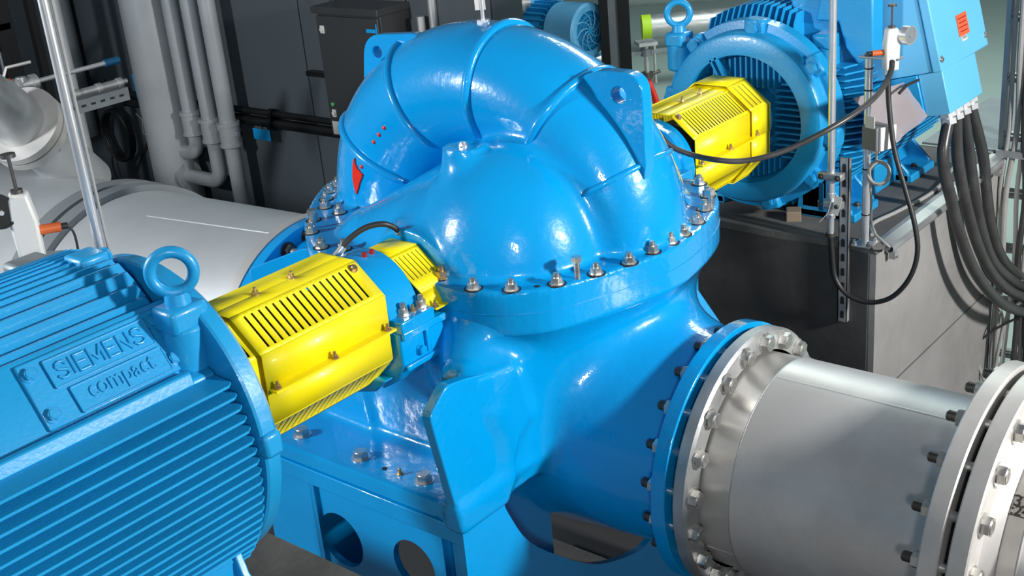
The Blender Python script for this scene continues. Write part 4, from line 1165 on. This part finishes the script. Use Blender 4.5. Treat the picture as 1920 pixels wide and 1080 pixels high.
# coiled cable
cc = onx(1.385, 1648, 325); vd = (Vector(CAM) - cc).normalized(); _, ca, cb = frame(vd)
pts = []
for i in range(3 * 28):
    q = 2 * PI * i / 28; rr = .036 + .003 * math.sin(i * .37)
    pts.append(cc + ca * rr * math.cos(q) + cb * rr * 1.15 * math.sin(q) + vd * (.009 * i / 28))
pts = [jc + V(0, 0, -.06), jc + V(.005, 0, -.10)] + pts + [onx(1.385, 1634, 380), onx(1.387, 1633, 410), onx(1.387, 1642, 440), onx(1.387, 1668, 463), V(1.45, -.625, -.445)]
tag(pipe('coiled_cable', pts, .0048, CABLEG, 8, 2), 'pale grey cable coiled on the right instrument pole under the junction box', 'cable')
# conduit along the plinth edge, and its clip
cd_ = thing('cable_conduit', 'slim half-open cable conduit along the top edge of the far plinth', 'conduit')
b = MB(); b.lathe([(0, .017), (1.2, .017), (1.2, .014), (0, .014)], (1.47, -.634, -.448), (1, 0, 0), 24, closed=True); b.build('conduit_tube', STEEL_F, cd_, 40)
for x_ in (1.49, 2.1, 2.62):
    b = MB(); b.box((x_, -.640, -.476), (.022, .026, .03)); b.cyl((x_, -.65, -.478), (x_, -.662, -.478), .007, n=10); b.build('conduit_clip', STEEL_F, cd_, 30)
b = MB(); b.prism([(-.613, -.45), (-.640, -.43), (-.60, -.4185), (-.58, -.4185), (-.58, -.421), (-.605, -.425)], 0, 1.47, 2.71); b.build('edge_angle', STEEL_F, cd_, 0)

# tall pole and slotted channel in front of the far plinth
P1 = V(1.33, -.458, 0)
tp = thing('sampling_pole', 'tall thin steel tube clamped to a slotted channel in front of the far plinth', 'pole')
b = MB(); b.cyl(P1 + V(0, 0, -.20), P1 + V(0, 0, 2.3), .0135, n=24); b.build('upright_tube', CHROME, tp)
b = MB(); b.cyl(P1 + V(0, 0, -.27), P1 + V(0, 0, -.20), .0155, n=20); b.cyl(P1 + V(0, 0, -.36), P1 + V(0, 0, -.27), .013, n=20); b.cyl(P1 + V(0, 0, -.30), P1 + V(0, 0, -.285), .019, n=6)
b.build('valve_body', CHROME, tp, 30)
b = MB(); b.cyl(P1 + V(0, 0, -.375), P1 + V(0, 0, -.36), .018, n=18); b.build('hose_clip', DKSTEEL, tp)
b = MB(); b.box(P1 + V(-.02, .03, -.215), (.006, .02, .11)); b.build('valve_lever', GRIPB, tp, 0, bevel=.002)
for z in (-.135, -.245):
    b = MB(); b.box(P1 + V(-.0, -.0, z), (.036, .095, .028)); b.build('pipe_clamp', STEEL_F, tp, 30, bevel=.004)
    for dy in (-.033, .033): inst(SHEAD, 'clamp_screw', tp, P1 + V(-.018, dy, z), (-1, 0, 0), scale=.7)
ch = thing('slotted_channel', 'slotted steel channel bolted upright to the dark end of the far plinth', 'channel')
b = MB(); b.bx(1.365, 1.368, -.512, -.474, -.74, -.07); 
b.bx(1.365, 1.388, -.512, -.509, -.74, -.07); b.bx(1.365, 1.388, -.477, -.474, -.74, -.07)
b.build('channel_rail', STEEL_F, ch, 0)
for i in range(11):
    b = MB(); b.cyl((1.3655, -.493, -.10 - i * .06), (1.364, -.493, -.10 - i * .06), .0075, n=12)
    b.box((1.3645, -.493, -.112 - i * .06), (.0015, .015, .024)); b.build('slot', SHADOWM, ch, 0)
tg = MB().box(onx(1.31, 1569, 386), (.002, .028, .075), Matrix.Rotation(.25, 3, 'X')).build('paper_tag', LABELW, smooth=0)
tag(tg, 'white paper tag tied to the valve of the tall sampling pole', 'tag')
MB().tube([onx(1.30, 1560, 372), onx(1.30, 1552, 400), onx(1.30, 1537, 416)], .0015, 6).build('tag_string', LABELW, tg)
# hoses
hp = [P1 + V(0, 0, -.37), onx(1.335, 1560, 470), onx(1.34, 1566, 520), onx(1.34, 1590, 553), onx(1.34, 1630, 567), onx(1.34, 1672, 557), onx(1.34, 1705, 522), onx(1.345, 1720, 475),
      onx(1.35, 1715, 420), onx(1.36, 1696, 350), onx(1.37, 1677, 280), onx(1.385, 1667, 200), onx(1.395, 1665, 140), onx(1.40, 1666, 118)]
h1 = tag(pipe('sampling_hose', hp, .0095, RUBBER, 14, 8), 'long black hose hanging in a loop from the tall sampling pole', 'hose')
MB().cyl(hp[-2], hp[-1] + V(0, 0, .02), .0125, n=18).build('hose_end', CHROME, h1)
hq = [(1235, 252, 3.95), (1262, 276, 3.95), (1300, 291, 3.95), (1345, 300, 3.9), (1390, 302, 3.9), (1440, 293, 3.9), (1490, 275, 3.9), (1540, 250, 3.88), (1590, 221, 3.9), (1630, 192, 3.95), (1655, 165, 4.0), (1670, 135, 4.05), (1673, 115, 4.07)]
hp = [deep(t_ * .93, px, py) for px, py, t_ in hq]
tag(pipe('vent_hose', hp, .0085, CABLE, 14, 6), 'dark hose sagging from the pump across the far yellow guard', 'hose')
# grey cable on the plinth beside the motor
tag(pipe('floor_cable', [V(1.50, -.55, -.412), V(1.62, -.50, -.412), V(1.80, -.53, -.412), V(2.1, -.56, -.412), V(2.5, -.50, -.412)], .008, CABLEG, 10, 6),
    'pale grey cable lying on the far plinth along the motor foot', 'cable')

# left hand gauge unit on the near motor side
gl = deep(3.25, 32, 362)
g, Q, R_, s1 = gauge('white gauge unit with black dial and orange plug, left edge above near motor', gl, (-.55, -.83, 0), 1.3, 1, BLACKM, (-.2, -.98, 0))
b = MB(); b.box(gl + V(.0, 0, -.200), (.17, .095, .007), Matrix.Rotation(math.radians(35), 3, 'Z')); b.build('slotted_shelf', GREYM, g, 0, bevel=.002)
b = MB(); b.cyl(gl + V(-.03, -.0, -.20), gl + V(-.03, 0, -.50), .015, n=16); b.cyl(gl + V(.035, -.02, -.20), gl + V(.035, -.02, -.50), .013, n=16)
b.build('support_leg', GREYM, g)
b = MB(); b.tube(smoothpath([s1, s1 + V(.02, -.02, -.02), s1 + V(.02, -.02, -.12), s1 + V(.03, -.02, -.22)], 6), .0035, 8); b.build('sensor_cable', RUBBER, g)

# ================================================================ pipes and cabinet on the dark wall
def vpipe(label, xx, y, z0, z1, r, name='grey_pipe', group=None):
    g = thing(name, label, 'pipe', group)
    b = MB(); b.cyl((xx, y, z0), (xx, y, z1), r, n=48); b.build('pipe_run', GREYP, g)
    return g
PW = 2.1
g = vpipe('thickest of the vertical grey pipes on the dark wall, left of the three slim ones', PW + .01, 4.93, FZ, 2.2, .165)
b = MB(); b.cyl((PW + .01, 4.93, -1.22), (PW + .01, 4.93, -1.20), .168, n=48); b.build('joint_ring', GREYP, g)
def elbow_pipe(label, y, yb, zc, zb, r):
    g = thing('grey_pipe', label, 'pipe')
    b = MB(); b.cyl((PW, y, zc), (PW, y, 2.2), r, n=32); b.build('pipe_run', GREYP, g)
    if yb is not None:
        pts = [V(PW, y, zc)] + [V(PW, y + .09 * (1 - math.cos(t)), zb + .09 - .09 * math.sin(t)) for t in [PI / 2 * i / 6 for i in range(7)]] + [V(PW, yb, zb)]
        b = MB(); b.tube(pts, r * .93, 24); b.build('elbow', GREYP, g)
        b = MB(); b.cyl((PW, yb - .03, zb), (PW, yb, zb), r * 1.9, n=32); b.build('socket_flange', GREYP, g)
    else:
        b = MB(); b.cyl((PW, y, FZ), (PW, y, zc), r * .93, n=32); b.build('lower_run', GREYP, g)
    b = MB(); b.cyl((PW, y, zc - .09), (PW, y, zc + .07), r * 1.25, n=32); b.cyl((PW, y, zc + .05), (PW, y, zc + .075), r * 1.38, n=32); b.cyl((PW, y, zc - .09), (PW, y, zc - .07), r * 1.38, n=32)
    b.build('union_nut', GREYP, g, 30)
    b = MB(); b.box((PW, y, zc - .0), (.03, r * 3.4, .035)); b.build('clamp_lug', STEEL_F, g, 30, bevel=.003)
    return g
elbow_pipe('first slim grey pipe right of the thick one, with a short elbow', 4.62, 4.85, -.62, -.85, .055)
elbow_pipe('middle of the three slim grey pipes, with a longer elbow below', 4.415, 4.80, -.65, -1.03, .055)
elbow_pipe('slim grey pipe nearest the cabinet, running straight down', 4.225, None, -.66, 0, .055)
for z, lab, r in ((-.535, 'upper thin black pipe running along the dark wall', .022), (-.60, 'lower thicker black pipe running along the dark wall', .034)):
    g = thing('black_pipe', lab, 'pipe')
    b = MB(); b.cyl((2.235, 2.0, z), (2.235, 5.6, z), r, n=20); b.build('pipe_run', BLACKM, g)
    for y in (2.6, 3.05, 3.9, 4.9):
        b = MB(); b.cyl((2.235, y, z), (2.235, y + .04, z), r * 1.5, n=20); b.box((2.262, y + .02, z), (.05, .03, .03)); b.build('pipe_clamp', BLACKM, g, 30)
tg = MB().box((2.18, 3.99, -.67), (.006, .17, .075)).build('blue_tag', TAGB, smooth=0, bevel=.002); tag(tg, 'bright blue tag hanging on the black wall pipes', 'tag')
MB().box((2.20, 4.0, -.62), (.004, .01, .06)).build('tag_strap', BLACKM, tg, 0)
c = onx(2.0, 264, 172)
tg = MB().box(c, (.006, .115, .24), Matrix.Rotation(-.08, 3, 'X')).build('blue_tag', TAGB, smooth=0, bevel=.002); tag(tg, 'bright blue tag hanging left of the thick grey pipe', 'tag')
MB().tube([c + V(0, .02, .12), c + V(0, .045, .20), c + V(0, -.0, .24), c + V(0, -.03, .20), c + V(0, -.01, .12)], .005, 8).build('tag_wire', STEEL_F, tg)
# control cabinet
cb_ = thing('control_cabinet', 'dark metal control cabinet on the wall behind the pump', 'cabinet')
CX = 2.03
b = MB(); b.bx(CX + .02, 2.285, 2.60, 3.12, -.55, .19); b.build('cabinet_body', CABM, cb_, 0, bevel=.004)
b = MB(); b.bx(CX, CX + .018, 2.605, 3.115, -.545, .178); dr = b.build('door', CABM, cb_, 0, bevel=.004)
b = MB(); b.bx(CX - .01, 2.285, 2.59, 3.14, .192, .232); b.build('rain_hood', CABM, cb_, 0, bevel=.003)
for z in (.10, -.40):
    b = MB(); b.cyl((CX, 3.07, z), (CX - .012, 3.07, z), .014, n=16); b.box((CX - .002, 3.07, z), (.004, .032, .045)); b.build('door_lock', LABELW, dr, 0)
b = MB(); b.cyl((CX, 3.07, -.345), (CX - .008, 3.07, -.345), .011, n=16); b.build('indicator_lamp', GREENLED, cb_)
b = MB(); b.bx(CX - .003, CX, 3.02, 3.10, -.53, -.45); b.build('type_label', LABELW, cb_, 0)
b = MB(); b.bx(CX - .003, CX, 2.625, 2.70, .10, .12); b.bx(CX - .003, CX, 2.615, 2.622, .06, .15); b.build('blue_label', TAGB, cb_, 0)
b = MB(); b.cyl((2.24, 3.2, -.5), (2.24, 3.2, 1.8), .008, n=8); b.tube([V(2.24, 3.2, -.5), V(2.24, 3.19, -.58), V(2.22, 3.12, -.62), V(2.2, 3.0, -.60)], .008, 8); b.build('supply_cable', RUBBER, cb_)
tag(pipe('wall_conduit', [V(2.24, 2.47, FZ), V(2.24, 2.47, .16)], .022, STEEL, 16), 'short steel conduit on the wall right of the control cabinet', 'conduit')
tag(pipe('wall_conduit', [V(2.27, 2.40, FZ), V(2.27, 2.40, 2.2)], .026, STEEL_F, 16), 'tall pale conduit on the wall right of the short steel one', 'conduit')
g = thing('cable_duct', 'short black bracket and lead on the wall left of the control cabinet', 'bracket')
b = MB(); b.bx(2.235, 2.285, 3.20, 3.52, -.255, -.225); b.build('bracket_arm', BLACKM, g, 0)
b = MB(); b.bx(2.20, 2.285, 3.20, 3.30, -.275, -.205); b.build('bracket_head', BLACKM, g, 0, bevel=.005)
# black hose ring on the wall
cc = onx(2.22, 226, 252)
g = thing('hose_coil', 'black hose coiled on the wall left of the thick grey pipe', 'hose')
pts = []
for i in range(4 * 32):
    q = 2 * PI * i / 32; pts.append(cc + V(-.012 * (i // 32), .165 * math.cos(q) * (1 + .02 * (i // 32)), .19 * math.sin(q)))
b = MB(); b.tube(pts, .016, 10); b.build('coil', RUBBER, g)
b = MB(); b.tube(smoothpath([cc + V(0, 0, .19), cc + V(0, .06, .32), cc + V(0, .05, .42)], 6), .006, 8); b.tube(smoothpath([cc + V(0, .15, -.1), cc + V(0, .2, -.3), cc + V(0, .1, -.55)], 6), .006, 8)
b.build('loose_end', RUBBER, g)
tag(pipe('wall_cable', [onx(2.26, 255, 320), onx(2.26, 275, 270), onx(2.26, 285, 255), onx(2.26, 298, 295), onx(2.26, 290, 335)], .006, RUBBER, 8, 6), 'thin black cable looping on the wall beside the hose coil', 'cable')
tag(pipe('wall_cable', [onx(2.26, 255, 213), onx(2.26, 266, 225), onx(2.26, 270, 250), onx(2.26, 285, 262), onx(2.26, 292, 280)], .004, CABLEG, 8, 6), 'thin pale cable curling beside the thick grey pipe', 'cable')
# slotted channel arm and valve lever reaching from the left
ya = 3.6
g = thing('channel_arm', 'slotted steel channel arm reaching out from the left above the wide pipe', 'channel')
A_ = ony(ya, 60, 222); B_ = ony(ya, 242, 178); B_.z = A_.z = (A_.z + B_.z) / 2
b = MB(); b.bx(A_.x - .4, B_.x, ya - .004, ya, A_.z - .035, A_.z + .035); b.bx(A_.x - .4, B_.x, ya, ya + .05, A_.z + .032, A_.z + .036); b.bx(A_.x - .4, B_.x, ya, ya + .05, A_.z - .036, A_.z - .032)
b.build('channel_rail', GREYM, g, 0)
for i in range(10):
    b = MB(); b.box((B_.x - .05 - i * .06, ya - .005, A_.z), (.028, .002, .012)); b.build('slot', SHADOWM, g, 0)
b = MB(); b.cyl((B_.x - .35, ya - .02, A_.z + .075), (B_.x - .05, ya - .02, A_.z + .075), .022, n=20); b.cyl((B_.x - .05, ya - .02, A_.z + .075), (B_.x - .01, ya - .02, A_.z + .075), .014, n=12)
b.cyl((B_.x - .9, ya - .02, A_.z + .06), (B_.x - .45, ya - .02, A_.z + .06), .016, n=16)
for dx in (.34, .2, .07): b.cyl((B_.x - dx, ya - .02, A_.z + .075), (B_.x - dx + .025, ya - .02, A_.z + .075), .028, n=16)
b.build('cylinder_rod', STEEL_F, g)
yl = 3.3
A_ = ony(yl, 70, 152); B_ = ony(yl, 195, 119); C_ = ony(yl, 222, 112)
g = thing('valve_lever', 'long steel valve lever with a blue grip, upper left', 'lever')
b = MB(); b.cyl(A_, B_, .012, n=16); b.build('lever_rod', CHROME, g)
b = MB(); b.cyl(B_, C_, .019, n=20); b.build('grip', GRIPB, g)
b = MB(); b.cyl(A_ + (A_ - B_) * .02, A_ + (A_ - B_) * .10, .040, n=24); b.cyl(A_ + (A_ - B_) * .10, A_ + (A_ - B_) * .40, .030, n=24); b.cyl(A_ + (A_ - B_) * .25, A_ + (A_ - B_) * .30, .042, n=6)
b.cyl(A_ + (A_ - B_) * .22 + V(0, 0, -.12), A_ + (A_ - B_) * .22 + V(0, 0, .04), .026, n=16)
b.build('ball_valve', STEEL_F, g, 30)
b = MB(); p0_ = A_ + (A_ - B_) * .45 + V(0, 0, .05); b.tube([p0_, p0_ + V(.03, 0, .05), p0_ + V(.16, 0, .05)], .008, 8); b.build('small_lever', STEEL, g)
# dark equipment rack and pipe at the far left edge
g = thing('equipment_rack', 'black equipment rack with boxes and an orange cable at the upper left corner', 'rack')
yr = 5.2
a_ = ony(yr, 8, 0); c_ = ony(yr, 40, 150)
b = MB(); b.bx(a_.x - .1, a_.x + .02, yr, yr + .06, FZ, 1.6); b.bx(a_.x - .8, a_.x, yr, yr + .05, .15, .19); b.bx(a_.x - .8, a_.x, yr, yr + .05, -.3, -.26); b.bx(a_.x + .12, a_.x + .17, yr - .05, yr, FZ, 1.6)
b.build('rack_frame', BLACKM, g, 0)
for i in range(5):
    b = MB(); b.bx(a_.x - .55 + .11 * i, a_.x - .47 + .11 * i, yr + .02, yr + .12, -.10 - .02 * (i % 3), .02 + .02 * (i % 2)); b.build('terminal_block', GREYM, g, 0, bevel=.004)
b = MB(); b.tube([V(a_.x - .6, yr, -.16), V(a_.x - .1, yr - .02, -.17)], .02, 8); b.build('orange_cable', ORANGE, g)
tag(pipe('grey_pipe', [V(a_.x + .22, 5.0, FZ), V(a_.x + .22, 5.0, 1.8)], .036, GREYP, 20), 'slim grey upright pipe beside the black rack, upper left corner', 'pipe')
tag(pipe('grey_pipe', [V(2.16, 6.15, -.9), V(2.16, 6.15, 2.2)], .11, GREYP, 28), 'grey upright pipe half hidden behind the tall shiny pole', 'pipe')

# ================================================================ the far room
post = thing('steel_column', 'dark steel column at the opening to the far room', 'column')
pc = Vector(CAM + 9 * ray(1155, 60)); 
b = MB(); 
def pcol(px0, px1, m, nm, dz=0):
    a_ = Vector(CAM + (9 + dz) * ray(px0, 60)); c_ = Vector(CAM + (9 + dz) * ray(px1, 60)); u = V(c_.x - a_.x, c_.y - a_.y, 0); L_ = u.length; u.normalize(); n_ = V(u.y, -u.x, 0) * -1
    q = [(a_.x, a_.y), (c_.x, c_.y), (c_.x + n_.x * .12, c_.y + n_.y * .12), (a_.x + n_.x * .12, a_.y + n_.y * .12)]
    MB().prism(q, 2, FZ, 3.0).build(nm, m, post, 0)
pcol(1126, 1142, BLACKM, 'seal_strip'); pcol(1142, 1160, GREYM, 'column_web', .03); pcol(1160, 1182, BLACKM, 'column_flange')
# small motor with fan cover
fmr = thing('fan_cooled_motor', 'small blue motor with a round slotted fan cover in the far room', 'motor')
fc = Vector(CAM + 9.0 * ray(1106, 58)); fd = V(.78, -.62, 0).normalized() * 1.0; fd = V(-.08, -1, 0).normalized()
R0 = .205
b = MB(); b.lathe([(-.28, R0 * .96), (-.06, R0), (-.012, R0), (.0, R0 - .02), (.0, R0 - .06)], fc, fd, 48); b.build('fan_cowl', BLUE_L, fmr, 30)
_, a1, b1 = frame(fd)
for k in range(9):
    pts = []
    for i in range(9):
        r_ = .02 + (R0 - .075) * i / 8; q = 2 * PI * k / 9 + .9 * i / 8
        pts.append(fc + fd * .0 + a1 * r_ * math.cos(q) + b1 * r_ * math.sin(q))
    b = MB(); b.tube(pts, .0055, 6); b.build('grille_spoke', BLUE_L, fmr)
for r_ in (.05, .08, .11):
    b = MB(); b.tube([fc + a1 * r_ * math.cos(2 * PI * i / 32) + b1 * r_ * math.sin(2 * PI * i / 32) for i in range(32)], .002, 6, closed=True); b.build('grille_ring', BLUE_L, fmr)
b = MB(); b.cyl(fc - fd * .02, fc - fd * .03, R0 - .04, n=40); b.cyl(fc - fd * .005, fc + fd * .006, .02, n=20); b.build('fan_disc', BLUE_M, fmr)
b = MB(); b.cyl(fc - fd * .95, fc - fd * .28, .165, n=40); b.build('stator_frame', BLUE_M, fmr)
for k in range(26):
    q = 2 * PI * k / 26; u = a1 * math.cos(q) + b1 * math.sin(q)
    Rk = Matrix((fd, u, fd.cross(u))).transposed(); b = MB(); b.box(fc - fd * .60 + u * .18, (.58, .045, .006), Rk); b.build('cooling_fin', BLUE_M, fmr, 0)
b = MB(); b.box(fc - fd * .15 + V(0, 0, -.21), (.2, .34, .03), Matrix.Rotation(math.atan2(fd.y, fd.x), 3, 'Z')); b.build('foot', BLUE_L, fmr, 0, bevel=.006)
b = MB(); b.box(fc - fd * .62 + V(0, 0, .24), (.22, .20, .12), Matrix.Rotation(math.atan2(fd.y, fd.x), 3, 'Z')); b.build('terminal_box', BLUE_L, fmr, 0, bevel=.008)
# second motor and guard behind
m2 = thing('vertical_motor', 'dark blue finned motor standing behind the small fan-cooled one', 'motor')
mc = Vector(CAM + 10.2 * ray(985, 12)); 
b = MB(); b.cyl(mc + V(0, 0, -.22), mc + V(0, 0, .8), .20, n=32); b.build('stator_frame', BLUE_M, m2)
for k in range(12):
    b = MB(); b.cyl(mc + V(0, 0, -.20 + k * .045), mc + V(0, 0, -.19 + k * .045), .235, n=40); b.build('cooling_ring', BLUE_M, m2, 30)
b = MB(); b.cyl(mc + V(.0, 0, -.30), mc + V(0, 0, -.22), .26, n=40); b.build('mounting_flange', YEL, m2)
c = Vector(CAM + 9.8 * ray(1026, 8)); b = MB(); b.box(c, (.2, .22, .22), Matrix.Rotation(-.6, 3, 'Z')); b.build('terminal_box', BLUE_L, m2, 0, bevel=.008)
c = Vector(CAM + 9.7 * ray(1017, 3)); b = MB(); b.box(c, (.01, .07, .05), Matrix.Rotation(-.6, 3, 'Z')); b.build('red_label', RED_D, m2, 0)
b = MB(); b.cyl(mc + V(0, 0, -1.2), mc + V(0, 0, -.3), .17, n=32); b.build('motor_stool', GREYM, m2)
c = Vector(CAM + 9.2 * ray(948, 8)); 
tag(MB().cyl(c + V(-.1, .1, 0), c + V(.1, -.1, 0), .085, n=32).cyl(c + V(.1, -.1, 0), c + V(.13, -.13, 0), .05, n=20).build('pipe_end', STEEL_F), 'pale pipe end beside the dark blue finned motor', 'pipe')
c = Vector(CAM + 9.0 * ray(950, 34)); tag(pipe('riser_pipe', [V(c.x, c.y, FZ), c + V(0, 0, .08)], .03, STEEL_F, 14), 'short pale riser pipe left of the dark blue finned motor', 'pipe')
c = Vector(CAM + 9.4 * ray(1128, 110)); tag(pipe('floor_pipe', [c + V(-.9, .7, -.04), c + V(.03, -.02, -.04)], .10, STEEL_F, 24), 'pale pipe lying below the small fan-cooled motor', 'pipe')
# pipe with lime tape, low beam behind
pv = thing('taped_pipe', 'steel pipe with a lime yellow tape band in the far room', 'pipe')
a_ = Vector(CAM + 12 * ray(1203, 52)); u = V(.62, -.76, 0).normalized(); r_ = .118
b = MB(); b.cyl(a_ + u * .09, a_ + u * 1.6, r_, n=40); b.build('pipe_run', STEEL_F, pv)
b = MB(); b.cyl(a_, a_ + u * .09, r_ * 1.03, n=40); b.build('tape_band', LIME, pv)
tag(pipe('back_pipe', [a_ + V(1.0, 0.9, .12), a_ + V(2.6, -1.6, .12)], .14, STEEL_F, 28), 'pale pipe lying behind the lime taped pipe', 'pipe')
# red pipe stand
js = thing('pipe_stand', 'red tripod pipe stand with a grey jack head in the far room', 'stand')
t_ = 10.5; top = Vector(CAM + t_ * ray(1217, 74)); mid = Vector(CAM + t_ * ray(1214, 146)); fx, fy = mid.x, mid.y
b = MB(); b.cyl((fx, fy, -1.25), (fx, fy, top.z), .022, n=16); b.cyl((fx + .05, fy - .05, -1.15), (fx + .05, fy - .05, top.z - .03), .012, n=12); b.build('jack_screw', STEEL, js)
b = MB(); b.box((fx, fy, top.z), (.16, .16, .03), Matrix.Rotation(-.7, 3, 'Z')); b.build('head_plate', STEEL_F, js, 0)
hz_ = Vector(CAM + t_ * ray(1214, 93)).z
b = MB(); b.box((fx, fy, hz_), (.40, .035, .03), Matrix.Rotation(-.75, 3, 'Z')); b.cyl((fx, fy, hz_ - .03), (fx, fy, hz_ + .03), .05, n=16); b.build('turning_bar', GREYM, js, 30)
b = MB(); b.cyl((fx, fy, mid.z - .0), (fx, fy, mid.z + .05), .05, n=16); b.cyl((fx, fy, mid.z + .02), (fx - .12, fy + .14, mid.z), .018, n=12); b.cyl((fx, fy, mid.z + .02), (fx + .08, fy - .08, mid.z + .05), .016, n=12); b.build('clamp_collar', DKSTEEL, js, 30)
for q in (0.2, 2.3, 4.4):
    b = MB(); b.cyl((fx, fy, mid.z), (fx + .30 * math.cos(q), fy + .30 * math.sin(q), FZ), .024, n=12); b.build('leg', RED, js)
b = MB(); b.cyl((fx, fy, mid.z - .45), (fx, fy, mid.z), .03, n=14); b.build('centre_tube', RED, js)
# dark plant behind the terminal box
tag(MB().bx(9.0, 9.6, -3.2, 0.6, -.30, 2.5).build('dark_screen', BLACKM, smooth=0), 'dark screen at the back, right of the blue terminal box', 'screen')

# ================================================================ cable ladder at the right edge
RX = 2.75
lad = thing('cable_ladder', 'upright steel cable ladder at the right edge of the picture', 'ladder')
yy0 = onx(RX, 1868, 320).y
for y, w_ in ((yy0, .02), (yy0 - .36, .02)):
    b = MB(); b.bx(RX, RX + .05, y - w_, y, FZ, 2.4); b.build('side_rail', STEEL_F, lad, 0)
b = MB(); b.bx(RX - .02, RX + .0, yy0, yy0 + .012, FZ, -.42); b.build('slotted_rail', BLACKM, lad, 0)
for i in range(26):
    z = FZ + .03 + i * .045
    b = MB(); b.bx(RX - .022, RX - .0195, yy0 + .002, yy0 + .010, z, z + .022); b.build('rail_slot', STEEL_F, lad, 0)
for i in range(14):
    z = -1.45 + i * .27
    b = MB(); b.bx(RX + .01, RX + .04, yy0 - .36, yy0 - .02, z, z + .018); b.bx(RX + .01, RX + .04, yy0 - .36, yy0 - .02, z + .03, z + .04); b.build('rung', STEEL_F, lad, 0)
random.seed(3)
for i in range(7):
    y = yy0 - .045 - i * .030; xo = RX - .02 - .012 * (i % 2)
    pts = [V(xo + random.uniform(-.01, .01), y + random.uniform(-.016, .016), -1.5 + .3 * k) for k in range(14)]
    r_ = [.011, .013, .011, .014, .010, .013, .012][i]
    o = pipe('ladder_cable', pts, r_, [CABLEG, CABLEG, WHITEP, CABLE, CABLEG, RUBBER, RUBBER][i], 10, 4)
    tag(o, ['leftmost', 'second', 'third', 'fourth', 'fifth', 'sixth', 'rightmost'][i] + ' cable of the bundle tied to the cable ladder, right edge', 'cable', 'cables tied to the ladder')
tag(pipe('blue_hose', [V(RX + .07, yy0 - .30, FZ), V(RX + .07, yy0 - .31, -.4), V(RX + .07, yy0 - .30, 1.5)], .02, GRIPB, 12, 4), 'dark blue hose behind the cable ladder', 'hose')
for i, pa in enumerate(([(1840, 520), (1860, 560), (1880, 600), (1860, 700), (1850, 740)], [(1920, 560), (1890, 590), (1875, 640), (1862, 720)], [(1835, 640), (1870, 615), (1920, 590)], [(1838, 590), (1828, 650), (1840, 700), (1862, 745)])):
    tag(pipe('loose_cable', [onx(RX - .06 - .02 * i, *q) for q in pa], .006 + .002 * (i % 2), CABLEG if i != 2 else CABLE, 8, 6),
        ['thin pale cable looping at the foot of the ladder', 'pale cable slanting down beside the ladder foot', 'dark cable crossing the ladder foot', 'pale cable hooking down behind the far plinth'][i], 'cable')
tr = thing('cover_plate', 'dark grey cover plate over the gap at the top of the far plinth', 'plate')
b = MB(); b.bx(2.72, 3.6, -.98, -.25, -.415, -.405); b.build('plate_sheet', GREYM, tr, 0)
b = MB(); b.bx(2.70, 2.72, -.98, -.60, -.43, -.40); b.build('plate_edge', STEEL_F, tr, 0)
